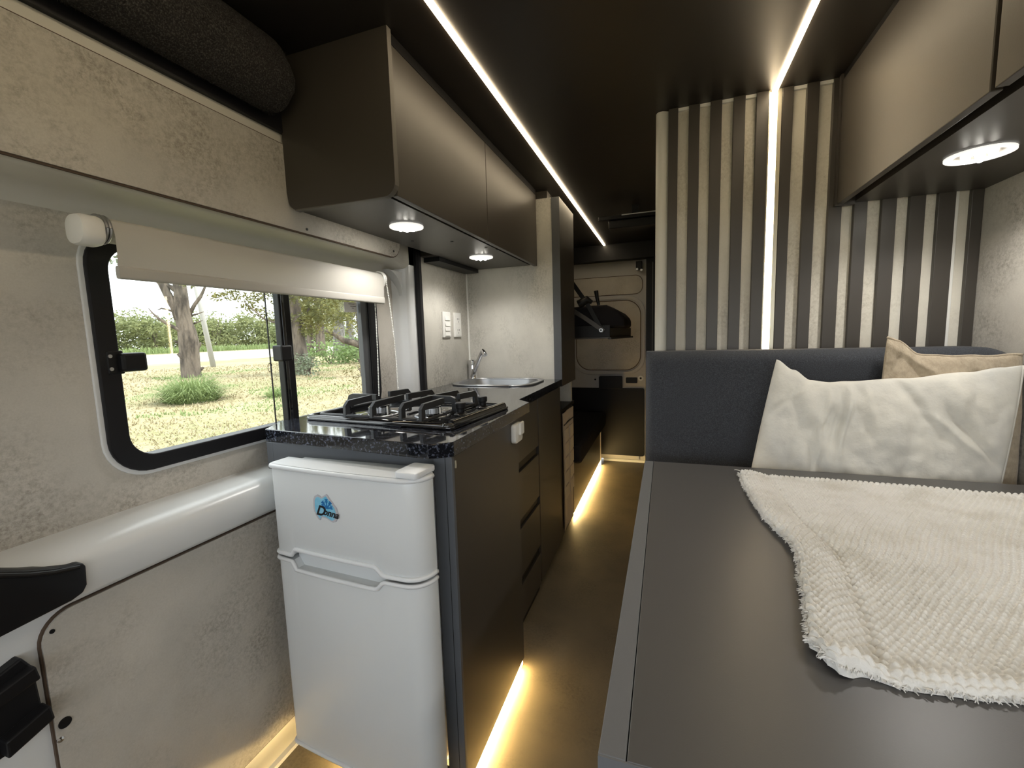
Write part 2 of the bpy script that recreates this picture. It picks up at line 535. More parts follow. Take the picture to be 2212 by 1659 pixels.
strip('led_strip', MB().box(-0.521, -0.505, -0.6, 4.06, CZ - 0.007, CZ), 'led_strip', 'long warm-white strip light on the dark ceiling above the galley')
strip('led_strip', MB().box(0.318, 0.334, -0.6, YP - 0.012, CZ - 0.007, CZ), 'led_strip', 'warm-white strip light on the ceiling over the table, running to the striped wall')
ws = empty('led_strip', (0.325, YP, 1.1), 'upright warm-white strip light set between the slats of the striped wall', 'light strip')
obj('diffuser', MB().box(.2925 * K, .3105 * K, YP - 0.009, YP - 0.001, 1.0, CZ - 0.008), 'led_strip', ws, bevel=0.0015)
obj('channel_side', MB().box(.3115 * K, .3225 * K, YP - 0.014, YP - 0.001, 1.0, CZ), 'gold', ws)
obj('channel_side', MB().box(.2885 * K, .2917 * K, YP - 0.014, YP - 0.001, 1.0, CZ), 'gold', ws)
strip('led_strip', MB().box(-0.490, -0.4805, 0.93, 1.385, 0.014, 0.029), 'led_floor', 'warm strip light under the fridge cabinet side panel at floor level')
strip('led_strip', MB().box(-0.86, -0.53, 0.925, 0.935, 0.030, 0.040), 'led_floor', 'warm strip light on the floor under the small fridge')
strip('led_strip', MB().box(-0.568, -0.558, 2.735, 3.92, 0.016, 0.034), 'led_floor', 'warm strip light along the foot of the rear bench')


def downlight(x, y, z, label, r=0.056, power=SPOT_W):
    e = empty('downlight', (x, y, z), label, 'downlight', 'round downlights under the overhead cabinets')
    prof = [(r * 0.74, 0.004), (r * 0.76, -0.004), (r * 0.86, -0.006), (r, -0.0045), (r, 0.0005)]
    obj('rim', MB().lathe(prof, (x, y, z), 32), 'rim_glow', e, smooth=True)
    obj('reflector', MB().lathe([(0.001, 0.004), (r * 0.75, 0.003)], (x, y, z), 24), 'steel', e)
    ringn = [(0, 0, 0)] + [(r * 0.42, 2 * PI * k / 6, 0) for k in range(6)]
    for rr_, a, _ in ringn:
        c = (x + rr_ * math.cos(a), y + rr_ * math.sin(a), z - 0.003)
        obj('led', MB().lathe([(0.0005, -0.011), (0.004, -0.010), (0.007, -0.006), (0.0078, 0.0), (0.0078, 0.006)], c, 12), 'led_spot', e, smooth=True)
    ld = bpy.data.lights.new('downlight_beam', 'SPOT')
    ld.energy = power
    ld.color = (1.0, 0.97, 0.92)
    ld.spot_size = math.radians(150)
    ld.spot_blend = 0.6
    ld.shadow_soft_size = 0.03
    lo = bpy.data.objects.new('downlight_beam', ld)
    COL.objects.link(lo)
    lo.parent = e
    lo.location = (0, 0, -0.02)
    return e


# ------------------------------------------------------------------ overhead cabinet above the hob
oc = empty('overhead_cabinet', (-0.82, 1.65, 1.57), 'dark charcoal overhead cabinet with two doors above the hob and sink', 'cabinet')
sp = [(-1.004, CZ), (-1.004, 1.62)] + [(-1.001 + 0.030 - 0.03 * math.cos(a), 1.602 - 0.03 * math.sin(a)) for a in [PI / 2 * k / 5 for k in range(6)]]
sp += [(-0.651 - 0.035 + 0.035 * math.sin(a), 1.604 - 0.035 * math.cos(a)) for a in [PI / 2 * k / 6 for k in range(7)]] + [(-0.651, CZ)]
obj('side_panel', MB().prism(sp, 1, 0.996, 1.014), 'charcoal', oc)
eb = [(-0.651 - 0.035 + 0.0355 * math.sin(a), 1.604 - 0.0355 * math.cos(a)) for a in [PI / 2 * k / 6 for k in range(7)]]
band = [(-0.98, 1.5685)] + eb + [(-0.6505, CZ), (-0.653, CZ), (-0.653, 1.604)] + [(-0.98, 1.5715)]
obj('edge_band', MB().prism(band, 1, 0.9965, 1.0138), 'edge', oc)
obj('carcass', MB().box(-1.003, -0.700, 1.014, 2.325, 1.592, CZ), 'charcoal', oc)
obj('bottom_board', MB().box(-1.003, -0.700, 1.014, 2.325, 1.581, 1.592), 'charcoal', oc)
obj('door', MB().box(-0.676, -0.657, 1.016, 1.628, 1.573, CZ - 0.028), 'charcoal', oc, bevel=0.0015)
obj('door', MB().box(-0.676, -0.657, 1.632, 2.322, 1.573, CZ - 0.028), 'charcoal', oc, bevel=0.0015)
obj('top_board', MB().box(-0.700, -0.658, 1.014, 2.325, CZ - 0.026, CZ), 'black', oc)
obj('wall_cleat', MB().box(-1.088, -1.005, 1.87, 2.325, 1.562, 1.584), 'black', oc)
obj('bottom_back', MB().box(-1.088, -1.003, 1.83, 2.325, 1.583, 1.60), 'charcoal', oc)
for (xx, yy) in ((-0.80, 1.60), (-0.73, 1.78), (-0.70, 1.84), (-0.93, 1.52)):
    obj('screw_cap', MB().lathe([(0.006, 0.0), (0.006, -0.0015)], (xx, yy, 1.581), 10), 'black', oc)
downlight(-0.826, 1.318, 1.580, 'round downlight under the overhead cabinet, over the hob')
downlight(-0.832, 1.965, 1.580, 'round downlight under the overhead cabinet, over the sink')

# ------------------------------------------------------------------ overhead cabinet on the right
rc = empty('overhead_cabinet', (0.69, 0.9, 1.585), 'brown-black overhead cabinet above the table and pillows', 'cabinet')
obj('carcass', MB().box(0.552, XR, -0.6, YP - 0.017, 1.600, CZ), 'charcoal', rc)
obj('bottom_board', MB().box(0.552, XR, -0.6, YP - 0.017, 1.588, 1.600), 'charcoal', rc)
obj('door', MB().box(0.504, 0.522, 0.996, YP - 0.035, 1.583, CZ - 0.018), 'charcoal', rc, bevel=0.0015)
obj('door', MB().box(0.504, 0.522, 0.10, 0.984, 1.583, CZ - 0.018), 'charcoal', rc, bevel=0.0015)
obj('door', MB().box(0.504, 0.522, -0.6, 0.094, 1.583, CZ - 0.018), 'charcoal', rc, bevel=0.0015)
obj('top_board', MB().box(0.506, 0.552, -0.6, YP - 0.036, CZ - 0.016, CZ), 'black', rc)
obj('end_panel', MB().box(0.500, 0.552, YP - 0.034, YP - 0.017, 1.580, CZ), 'charcoal', rc)
downlight(0.677, 1.355, 1.588, 'round downlight under the right overhead cabinet, above the pillows', 0.060)
downlight(0.677, 0.35, 1.588, 'added round downlight, out of view, under the right overhead cabinet at its end nearest the cab', 0.060)  # unseen second lamp, added for light on the near part of the table

# ------------------------------------------------------------------ carpeted beam
cb = empty('carpeted_beam', (-0.95, 0.3, 1.86), 'fuzzy black carpet-covered beam under the ceiling at top left', 'beam')
cs = [(-0.998, 1.812), (-0.985, 1.800), (-0.962, 1.799), (-0.930, 1.816), (-0.905, 1.845), (-0.900, 1.88), (-0.912, 1.92), (-0.94, CZ - 0.002), (-0.998, CZ - 0.002)]


def beam():
    mb = MB()
    ys = [-0.9 + 1.81 * k / 60 for k in range(61)] + [0.935, 0.952, 0.962, 0.966]
    cx_ = sum(p[0] for p in cs) / len(cs)
    cz_ = sum(p[1] for p in cs) / len(cs)
    fine = []
    for i in range(len(cs)):
        a, b = cs[i], cs[(i + 1) % len(cs)]
        for k in range(6):
            fine.append((a[0] + (b[0] - a[0]) * k / 6, a[1] + (b[1] - a[1]) * k / 6))
    vs_, fs = [], []
    n = len(fine)
    for j, y in enumerate(ys):
        sc = 1 if j <= 60 else (0.97, 0.90, 0.78, 0.5)[j - 61]
        for (x, z) in fine:
            q = noise.noise(Vector((x * 25, y * 9, z * 25))) * 0.004
            vs_.append((min(-0.999, cx_) if False else cx_ + (x - cx_) * sc + (q if x > -0.99 else 0), y, cz_ + (z - cz_) * sc))
    m = len(ys)
    for j in range(m - 1):
        for k in range(n):
            fs.append((j * n + k, j * n + (k + 1) % n, (j + 1) * n + (k + 1) % n, (j + 1) * n + k))
    fs.append(tuple((m - 1) * n + k for k in range(n)))
    fs.append(tuple(range(n)))
    return mb.add(vs_, fs)


obj('carpet_cover', beam(), 'carpet', cb, smooth='all')
random.seed(5)
fz = MB()
for i in range(9000):
    t = random.random() * (len(cs) - 3) + 0.5
    k = int(t)
    fr = t - k
    x = cs[k][0] + (cs[k + 1][0] - cs[k][0]) * fr
    z = cs[k][1] + (cs[k + 1][1] - cs[k][1]) * fr
    y = random.uniform(0.2, 0.945)
    nx, nz_ = x + 0.96, z - 1.87
    l = math.hypot(nx, nz_) + 1e-6
    d = Vector((nx / l, random.uniform(-.8, .8), nz_ / l + random.uniform(-.5, .5))).normalized() * random.uniform(0.003, 0.007)
    p = Vector((x, y, z))
    q = Vector((random.uniform(-1, 1), random.uniform(-1, 1), random.uniform(-1, 1))) * 0.0008
    fz.add([p - q, p + q, p + d], [(0, 1, 2)])
obj('carpet_pile', fz, 'carpet', cb, kind='stuff')

# ------------------------------------------------------------------ window
wi = empty('window_1', (XL, 1.07, 0.93), kind='structure')
obj('frame', holed(rrect(0.583, 1.555, 0.915, 1.460, 0.082, 8), rrect(0.624, 1.508, 0.952, 1.425, 0.055, 8), 0, XL - 0.03, XL + 0.012), 'rubber', wi, bevel=0.003)
obj('outer_gasket', holed(rrect(0.574, 1.564, 0.906, 1.469, 0.09, 8), rrect(0.590, 1.548, 0.922, 1.452, 0.075, 8), 0, XL - 0.001, XL + 0.005), 'white_metal', wi, bevel=0.002)
obj('pane', MB().box(XL - 0.016, XL - 0.013, 0.62, 1.12, 0.95, 1.43), 'glass', wi)
obj('pane', MB().box(XL - 0.026, XL - 0.023, 1.05, 1.51, 0.95, 1.43), 'glass', wi)
obj('pane_edge', MB().box(XL - 0.0165, XL - 0.0125, 1.034, 1.0365, 0.952, 1.425), 'black', wi)
dv = MB().box(XL - 0.020, XL + 0.004, 1.068, 1.112, 0.950, 1.43)
obj('divider', dv, 'black', wi, bevel=0.003)
obj('divider_rib', MB().box(XL + 0.004, XL + 0.010, 1.073, 1.083, 0.950, 1.43), 'black_gloss', wi, bevel=0.002)
obj('jamb', MB().box(XL - 0.018, XL + 0.004, 1.462, 1.512, 0.950, 1.43), 'charcoal_grey', wi, bevel=0.003)
obj('jamb_rib', MB().box(XL + 0.004, XL + 0.012, 1.500, 1.512, 0.950, 1.43), 'black', wi, bevel=0.002)
la = obj('latch', MB().box(XL - 0.008, XL + 0.030, 0.618, 0.668, 1.150, 1.192), 'black', wi, bevel=0.006)
obj('latch_base', MB().box(XL + 0.004, XL + 0.014, 0.598, 0.630, 1.146, 1.198), 'black', la, bevel=0.003)
for zz in (1.158, 1.186):
    obj('latch_screw', MB().tube([(XL + 0.012, 0.604, zz), (XL + 0.016, 0.604, zz)], 0.004, 10), 'steel', la)
obj('latch', MB().box(XL - 0.010, XL + 0.030, 1.040, 1.082, 1.146, 1.196), 'black', wi, bevel=0.005)
st = obj('sticker', MB().box(XL - 0.0129, XL - 0.0122, 1.385, 1.458, 1.314, 1.352), 'paper', wi)
for (a, b, zz) in ((1.41, 1.445, 1.346), (1.42, 1.452, 1.337), (1.428, 1.44, 1.330)):
    obj('print_line', MB().box(XL - 0.0122, XL - 0.0119, a, b, zz - 0.001, zz + 0.001), 'ink', st)
rg = MB()
rg.tube([(XL - 0.0118, 1.030 + 0.008 * math.cos(a), 1.128 + 0.014 * math.sin(a)) for a in [0.4 + 5.3 * k / 24 for k in range(25)]], 0.0009, 6)
obj('etched_mark', rg, 'ink', wi)

# ------------------------------------------------------------------ roller blind
rb = empty('roller_blind', (-1.04, 1.03, 1.42), 'rolled-up cream roller blind across the top of the window', 'blind')
xc, zc = -1.052, 1.436
obj('bracket', MB().prism(rrect(-1.066, -1.010, 1.398, 1.455, 0.022, 6), 1, 0.520, 0.560), 'white_plastic', rb, bevel=0.008, smooth=True)
obj('tube', MB().tube([(xc, 0.570, zc), (xc, 1.462, zc)], 0.024, 20), 'blind', rb, smooth=True)
for yy in (0.563, 0.569, 0.575):
    ring = [(xc + 0.026 * math.cos(a), yy, zc + 0.026 * math.sin(a)) for a in [2 * PI * k / 20 for k in range(21)]]
    obj('end_ring', MB().tube(ring, 0.0028, 6), 'steel', rb, smooth=True)


def blind_fab(u, v):
    y = 0.578 + 0.872 * u
    z = 1.452 - 0.106 * v
    bulge = 0.003 * math.sin(PI * v) + 0.0015 * math.sin(7 * u + 5 * v)
    return (xc + 0.026 + bulge - 0.006 * max(0, 0.15 - v) / 0.15, y, z)


obj('fabric', MB().grid(blind_fab, 30, 10), 'blind', rb, smooth='all')
obj('bottom_bar', MB().prism(rrect(-1.034, -1.022, 1.340, 1.366, 0.0055, 4), 1, 0.578, 1.449), 'blind', rb, smooth=True)
for yy in (1.456, 1.463, 1.470):
    ring = [(xc + 0.028 * math.cos(a), yy, zc + 0.028 * math.sin(a)) for a in [2 * PI * k / 20 for k in range(21)]]
    obj('end_ring', MB().tube(ring, 0.0030, 6), 'white_plastic', rb, smooth=True)
obj('bracket', MB().box(-1.15, -1.05, 1.474, 1.490, 1.415, 1.458), 'white_plastic', rb, bevel=0.006)
for (ya, yb, xa, xb, bow) in ((1.463, 1.494, -1.022, -1.016, 0.012), (1.463, 1.440, -1.078, -1.07, 0.004)):
    ch = MB()
    nbd = 76
    for k in range(nbd):
        t = k / (nbd - 1)
        y = ya + (yb - ya) * t + bow * math.sin(PI * t)
        ch.lathe([(0.0004, -0.0027), (0.0019, -0.0019), (0.0027, 0), (0.0019, 0.0019), (0.0004, 0.0027)], (xa + (xb - xa) * t, y, 1.44 - t * 0.455), 7)
    obj('bead_chain', ch, 'white_plastic', rb, smooth='all', kind='stuff')

# ------------------------------------------------------------------ door furniture
dh = empty('door_handle_panel', (-0.99, 0.37, 0.75), 'black moulded handle panel on the white door belt at far left', 'handle')
hp = [(0.20, 0.742), (0.425, 0.758), (0.442, 0.764), (0.449, 0.776), (0.451, 0.812), (0.444, 0.821), (0.43, 0.822), (0.405, 0.830), (0.377, 0.842), (0.346, 0.858), (0.30, 0.882), (0.20, 0.93)]
obj('cover', MB().prism(hp, 0, -1.03, -0.992), 'black', dh, bevel=0.005, smooth=True)
obj('lip', MB().tube([(-0.992, 0.44, 0.814), (-0.991, 0.405, 0.823), (-0.991, 0.377, 0.834), (-0.991, 0.346, 0.850), (-0.991, 0.30, 0.874)], 0.004, 8), 'black', dh, smooth=True)
dk = empty('door_catch', (-1.0, 0.355, 0.54), 'black rubber door catch block at the lower left edge', 'catch')
obj('body', MB().prism([(0.30, 0.54), (0.338, 0.542), (0.378, 0.565), (0.374, 0.665), (0.362, 0.690), (0.30, 0.668)], 0, -1.042, -1.018), 'black', dk, bevel=0.003)
obj('upper_step', MB().prism([(0.30, 0.632), (0.374, 0.648), (0.370, 0.674), (0.30, 0.655)], 0, -1.02, -0.998), 'black', dk, bevel=0.003)
obj('lower_step', MB().prism([(0.322, 0.548), (0.382, 0.568), (0.378, 0.596), (0.322, 0.578)], 0, -1.02, -0.994), 'black', dk, bevel=0.003)

# ------------------------------------------------------------------ fridge cabinet
fc = empty('fridge_cabinet', (-0.8, 1.1, 0.03), 'dark charcoal base cabinet around the small fridge, under the hob', 'cabinet')
obj('side_panel', MB().box(-0.497, -0.479, 0.915, 1.400, 0.030, 0.921), 'charcoal', fc, bevel=0.001)
obj('front_stile', MB().box(-0.528, -0.4785, 0.905, 0.917, 0.030, 0.921), 'stile_daylit', fc, bevel=0.001)
obj('stile_line', MB().box(-0.4965, -0.4955, 0.9042, 0.906, 0.030, 0.921), 'black', fc)
obj('header', MB().box(-1.062, -0.528, 0.925, 0.940, 0.862, 0.921), 'stile_daylit', fc, bevel=0.001)
obj('left_stile', MB().box(-1.085, -1.062, 0.925, 1.400, 0.10, 0.921), 'stile_daylit', fc, bevel=0.001)
obj('back_panel', MB().box(-1.062, -0.497, 1.39, 1.400, 0.03, 0.921), 'charcoal', fc)
obj('cable_clip', MB().tube([(-0.4783, 0.922, 0.908), (-0.4775, 0.922, 0.898), (-0.478, 0.9215, 0.890)], 0.003, 6), 'gold', fc)

# fridge: local frame, x along its width, front at y=0, turned a little
FA = math.atan2(-0.028, 0.486)
fr = empty('refrigerator', (-0.962, 0.822, 0.0), 'small white two-door fridge with rounded corners and a blue badge', 'fridge', rz=FA, local=True)
FW = 0.456


def fpath():
    pts = []
    for k in range(7):
        a = PI + PI / 2 * k / 6
        pts.append((0.014 + 0.014 * math.cos(a), 0.014 + 0.014 * math.sin(a)))
    pts = [(0.0, 0.060)] + pts
    for k in range(1, 60):
        t = k / 60
        pts.append((0.014 + (FW - 0.014 - 0.052) * t, -0.0065 * math.sin(PI * t) ** 0.8 if 0 < t < 1 else 0))
    for k in range(10):
        a = -PI / 2 + PI / 2 * k / 9
        pts.append((FW - 0.052 + 0.052 * math.cos(a), 0.052 + 0.052 * math.sin(a)))
    pts.append((FW, 0.060))
    return pts


FP = fpath()


def notch(x, za, zb):
    """za outside the handle pocket, zb inside it"""
    a0, a1, b0, b1 = 0.058, 0.074, 0.326, 0.352
    if x < a0 or x > b1:
        return za
    if x < a1:
        t = (x - a0) / (a1 - a0)
    elif x > b0:
        t = (b1 - x) / (b1 - b0)
    else:
        return zb
    t = t * t * (3 - 2 * t)
    return za + (zb - za) * t


def fdoor(zlo, zhi):
    mb = MB()
    n = len(FP)
    rows = [0, 0.02, 0.5, 0.98, 1]
    vs_, fs = [], []
    for r_ in rows:
        for (x, y) in FP:
            z0, z1 = zlo(x), zhi(x)
            vs_.append((x, y + (0.002 if r_ in (0, 1) else 0), z0 + (z1 - z0) * r_))
    for j in range(len(rows) - 1):
        for i in range(n - 1):
            fs.append((j * n + i, j * n + i + 1, (j + 1) * n + i + 1, (j + 1) * n + i))
    base = len(vs_)
    for r_ in (0, 1):
        for (x, y) in FP:
            vs_.append((x, 0.060, zlo(x) if r_ == 0 else zhi(x)))
    top0 = (len(rows) - 1) * n
    for i in range(n - 1):
        fs.append((i, i + 1, base + i + 1, base + i))
        fs.append((top0 + i, top0 + i + 1, base + n + i + 1, base + n + i))
        fs.append((base + i, base + i + 1, base + n + i + 1, base + n + i))
    return mb.add(vs_, fs)


def flip_tube(z, r=0.0055):
    return MB().tube([(x, y - 0.001, z(x)) for (x, y) in FP], r, 8)


zt = 0.897
f_bot = lambda x: notch(x, 0.6575, 0.676)
l_top = lambda x: notch(x, 0.6455, 0.624)
l_bot = lambda x: 0.105
obj('body', MB().box(0.006, FW - 0.036, 0.066, 0.45, 0.085, 0.885), 'fridge', fr, bevel=0.004)
obj('gasket', MB().box(0.008, FW - 0.008, 0.059, 0.067, 0.11, 0.888), 'black', fr)
d1 = obj('freezer_door', fdoor(f_bot, lambda x: zt), 'fridge', fr, smooth=True)
d2 = obj('fridge_door', fdoor(l_bot, l_top), 'fridge', fr, smooth=True)


def sub(o_parent, name, mb, m, **kw):
    o = obj(name, mb, m, **kw)
    o.parent = o_parent
    return o


sub(d1, 'bottom_rim', flip_tube(lambda x: f_bot(x) + 0.002), 'fridge_rim', smooth='all')
sub(d1, 'top_rim', flip_tube(lambda x: zt - 0.006, 0.0062), 'fridge_rim', smooth='all')
sub(d1, 'top_cap', MB().add([(x, y, zt + 0.0005) for (x, y) in FP], [tuple(range(len(FP)))]), 'fridge_rim')
sub(d2, 'top_rim', flip_tube(lambda x: l_top(x) - 0.002), 'fridge_rim', smooth='all')
sub(d2, 'bottom_rim', flip_tube(lambda x: 0.108, 0.005), 'fridge_rim', smooth='all')
pocket = MB()
for i in range(24):
    pass
pocket.prism(rrect(0.056, 0.356, 0.615, 0.684, 0.012), 1, 0.020, 0.028)
obj('handle_pocket', pocket, 'fridge', fr)
obj('pocket_floor', MB().box(0.060, 0.350, 0.004, 0.024, 0.618, 0.6225), 'fridge', fr)
obj('hinge_cover', MB().prism(rrect(FW - 0.064, FW - 0.002, -0.001, 0.080, (0.012, 0.01, 0.01, 0.014)), 2, 0.8975, 0.911), 'fridge_rim', fr, bevel=0.003, smooth=True)
for xx in (0.03, FW - 0.03):
    for yy in (0.10, 0.42):
        obj('foot', MB().lathe([(0.014, 0), (0.014, 0.012), (0.008, 0.02), (0.008, 0.086)], (xx, yy, 0.0), 12), 'black', fr)
# badge
bx, bz = 0.188, 0.807
out = [(-43, -4), (-42, -18), (-36, -30), (-26, -43), (-20, -45), (-16, -36), (-6, -34), (8, -36), (22, -42), (34, -46), (44, -42), (52, -30), (54, -14), (50, 2),
       (42, 10), (34, 20), (26, 28), (16, 40), (12, 42), (2, 36), (-6, 31), (-10, 30), (-16, 34), (-26, 36), (-35, 32), (-41, 20)]
SB = 0.00078


def bpoly(k, y0, y1):
    cx_ = sum(p[0] for p in out) / len(out)
    cz_ = sum(p[1] for p in out) / len(out)
    return MB().prism([(bx + (cx_ + (p[0] - cx_) * k) * SB, bz + (cz_ + (p[1] - cz_) * k) * SB) for p in out], 1, y0, y1)


FY = -0.0085
bd = sub(d1, 'badge', bpoly(1.0, FY - 0.0012, FY + 0.004), 'badge_grey')
bd['label'] = 'blue badge reading Donna with a snowflake'
obj('badge_field', bpoly(0.86, FY - 0.0016, FY), 'badge_blue', fr)
fl = MB()


def arm(ax, az, ang, ln, wd):
    c, s_ = math.cos(ang), math.sin(ang)
    px_, pz_ = -s_ * wd, c * wd
    q = [(ax + px_, az + pz_), (ax - px_, az - pz_), (ax + ln * c - px_, az + ln * s_ - pz_), (ax + ln * c + px_, az + ln * s_ + pz_)]
    fl.prism([(bx + a * SB, bz + b * SB) for a, b in q], 1, FY - 0.0020, FY)


ox, oz = 14, -2
for ang, ln in ((92, 30), (132, 27), (52, 27), (165, 22), (12, 22)):
    a = math.radians(ang)
    arm(ox, oz, a, ln, 2.4)
    for t in (0.55, 0.78):
        for s_ in (-1, 1):
            arm(ox + ln * t * math.cos(a), oz + ln * t * math.sin(a), a + s_ * 0.75, 8, 1.6)
obj('snowflake', fl, 'badge_deep', fr)


def text_mesh(body, size, shear, x, z, name, parent, m, bold=0.0006, rot=0.0):
    cu = bpy.data.curves.new(name, 'FONT')
    cu.body = body
    cu.size = size
    cu.shear = shear
    cu.offset = bold
    cu.extrude = 0.0003
    t = bpy.data.objects.new('tmp', cu)
    COL.objects.link(t)
    dg = bpy.context.evaluated_depsgraph_get()
    me = bpy.data.meshes.new_from_object(t.evaluated_get(dg))
    bpy.data.objects.remove(t)
    R_ = Matrix.Translation((x, FY - 0.0021, z)) @ Matrix.Rotation(rot, 4, 'Y') @ Matrix.Rotation(PI / 2, 4, 'X')
    me.transform(R_)
    me.materials.clear()
    me.materials.append(M[m])
    o = bpy.data.objects.new(name, me)
    COL.objects.link(o)
    o.parent = parent
    return o


text_mesh('D', 0.0355, 0.35, bx - 33 * SB, bz - 26 * SB, 'lettering', fr, 'ink', 0.0010, 0.10)
text_mesh('onna', 0.0242, 0.35, bx - 5 * SB, bz - 23 * SB, 'lettering', fr, 'ink', 0.0007, 0.12)

# ------------------------------------------------------------------ drawers, door unit, worktop
dc = empty('drawer_cabinet', (-0.8, 1.64, 0.03), 'dark base cabinet with four stacked drawers beneath the worktop', 'cabinet')
obj('body', MB().box(-1.085, -0.566, 1.402, 1.885, 0.03, 0.921), 'charcoal', dc)
for (z0, z1) in ((0.700, 0.915), (0.462, 0.660), (0.222, 0.424), (0.035, 0.184)):
    d = obj('drawer', MB().box(-0.565, -0.546, 1.405, 1.880, z0, z1), 'charcoal', dc, bevel=0.0015)
    obj('grip_rail', MB().box(-0.565, -0.556, 1.405, 1.880, z0 - 0.036, z0 - 0.002), 'black', d)
kc = empty('base_cabinet', (-0.8, 2.1, 0.03), 'dark base cabinet with a single plain door under the sink', 'cabinet')
obj('body', MB().box(-1.085, -0.566, 1.886, 2.332, 0.03, 0.835), 'charcoal', kc)
obj('door', MB().box(-0.565, -0.546, 1.889, 2.330, 0.035, 0.915), 'charcoal', kc, bevel=0.0015)
wt = empty('worktop', (-0.8, 1.6, 0.92), 'glossy speckled black granite worktop with a sink cut-out', 'worktop')
wo = [(-1.088, 0.928), (-0.522, 0.872), (-0.472, 0.905), (-0.472, 1.52), (-0.534, 1.585), (-0.534, 2.333), (-1.088, 2.333), (-1.088, 1.82),
      (-1.128, 1.79), (-1.142, 1.03)]
SK = rrect(-1.035, -0.635, 2.00, 2.300, 0.085, 8)
obj('slab', holed(wo, SK, 2, 0.922, 0.958), 'granite', wt, bevel=0.002)
ltc = empty('child_latch', (-0.47, 1.36, 0.87), 'white plastic adhesive latch on the cabinet side below the worktop edge', 'latch')
obj('block', MB().prism(rrect(1.325, 1.400, 0.848, 0.912, 0.012), 0, -0.479, -0.461), 'white_plastic', ltc, bevel=0.004, smooth=True)
obj('clip', MB().box(-0.462, -0.452, 1.352, 1.392, 0.872, 0.915), 'white_plastic', ltc, bevel=0.004)

# sink
si = empty('sink', (-0.835, 2.15, 0.83), 'stainless steel inset sink with a rounded bowl beside the partition', 'sink')
so = rrect(-1.056, -0.614, 1.978, 2.322, 0.10, 8)
smid = rrect(-1.030, -0.640, 2.004, 2.296, 0.085, 8)
slow = rrect(-1.000, -0.670, 2.034, 2.266, 0.07, 8)
mb = MB()
loops = [(so, 0.9585), (so, 0.963), (smid, 0.9635), (smid, 0.955), (slow, 0.84), ]
n = len(so)
for lp_, z in loops:
    mb.v += [(x, y, z) for x, y in lp_]
for j in range(len(loops) - 1):
    for k in range(n):
        mb.f.append((j * n + k, j * n + (k + 1) % n, (j + 1) * n + (k + 1) % n, (j + 1) * n + k))
mb.f.append(tuple((len(loops) - 1) * n + k for k in range(n)))
obj('bowl', mb, 'steel', si, smooth=True)
obj('rim_bead', MB().tube([(x, y, 0.962) for x, y in so + so[:1]], 0.0045, 8), 'steel', si, smooth='all')
obj('drain', MB().lathe([(0.001, 0.0), (0.02, 0.0), (0.03, 0.003), (0.034, 0.0)], (-0.835, 2.15, 0.8415), 20), 'chrome', si, smooth=True)
fa = empty('faucet', (-1.052, 2.302, 0.958), 'chrome mixer tap with a slanting spout by the sink', 'faucet')
obj('body', MB().lathe([(0.030, 0), (0.030, 0.004), (0.027, 0.008), (0.026, 0.085), (0.029, 0.088), (0.029, 0.110), (0.025, 0.114), (0.001, 0.115)], (-1.052, 2.302, 0.958), 28), 'chrome', fa, smooth=True)
obj('spout', MB().tube([(-1.048, 2.284, 0.977), (-1.012, 2.242, 1.02), (-0.974, 2.207, 1.07), (-0.948, 2.185, 1.103), (-0.936, 2.175, 1.118), (-0.926, 2.168, 1.122)],
                       [0.0125, 0.013, 0.013, 0.0125, 0.012, 0.012], 14), 'chrome', fa, smooth='all')
obj('nozzle', MB().tube([(-0.930, 2.170, 1.127), (-0.918, 2.162, 1.118), (-0.910, 2.156, 1.104)], [0.0135, 0.0145, 0.0135], 16), 'chrome', fa, smooth=True)


# sockets on the kitchen wall
def plate(y0, y1, label, kind_):
    z0, z1 = 1.205, 1.338
    e = empty('wall_socket' if kind_ else 'light_switch', (-1.09, (y0 + y1) / 2, z0), label, 'socket' if kind_ else 'switch')
    obj('cover', MB().box(-1.0905, -1.080, y0, y1, z0, z1), 'white_plastic', e, bevel=0.003)
    yc = (y0 + y1) / 2
    if kind_:
        for zz in (1.238, 1.298):
            s_ = obj('outlet', MB().box(-1.081, -1.0785, yc - 0.024, yc + 0.024, zz - 0.022, zz + 0.022), 'white_plastic', e, bevel=0.001)
            for (dy, dz, rot) in ((-0.009, 0.005, 0.5), (0.009, 0.005, -0.5), (0, -0.010, 0)):
                obj('slot', MB().box(-1.0786, -1.0780, yc + dy - 0.0015, yc + dy + 0.0015, zz + dz - 0.005, zz + dz + 0.005), 'black', s_)
    else:
        for zz in (1.225, 1.250, 1.275, 1.305):
            r_ = obj('rocker', MB().prism([(-1.081, zz - 0.011), (-1.0755, zz - 0.011), (-1.0795, zz + 0.011), (-1.081, zz + 0.011)], 1, yc - 0.025, yc + 0.025), 'white_plastic', e)
    return e


plate(2.022, 2.106, 'white switch plate on the kitchen wall, left of the socket plate', False)
plate(2.150, 2.232, 'white double socket plate on the kitchen wall nearest the corner', True)

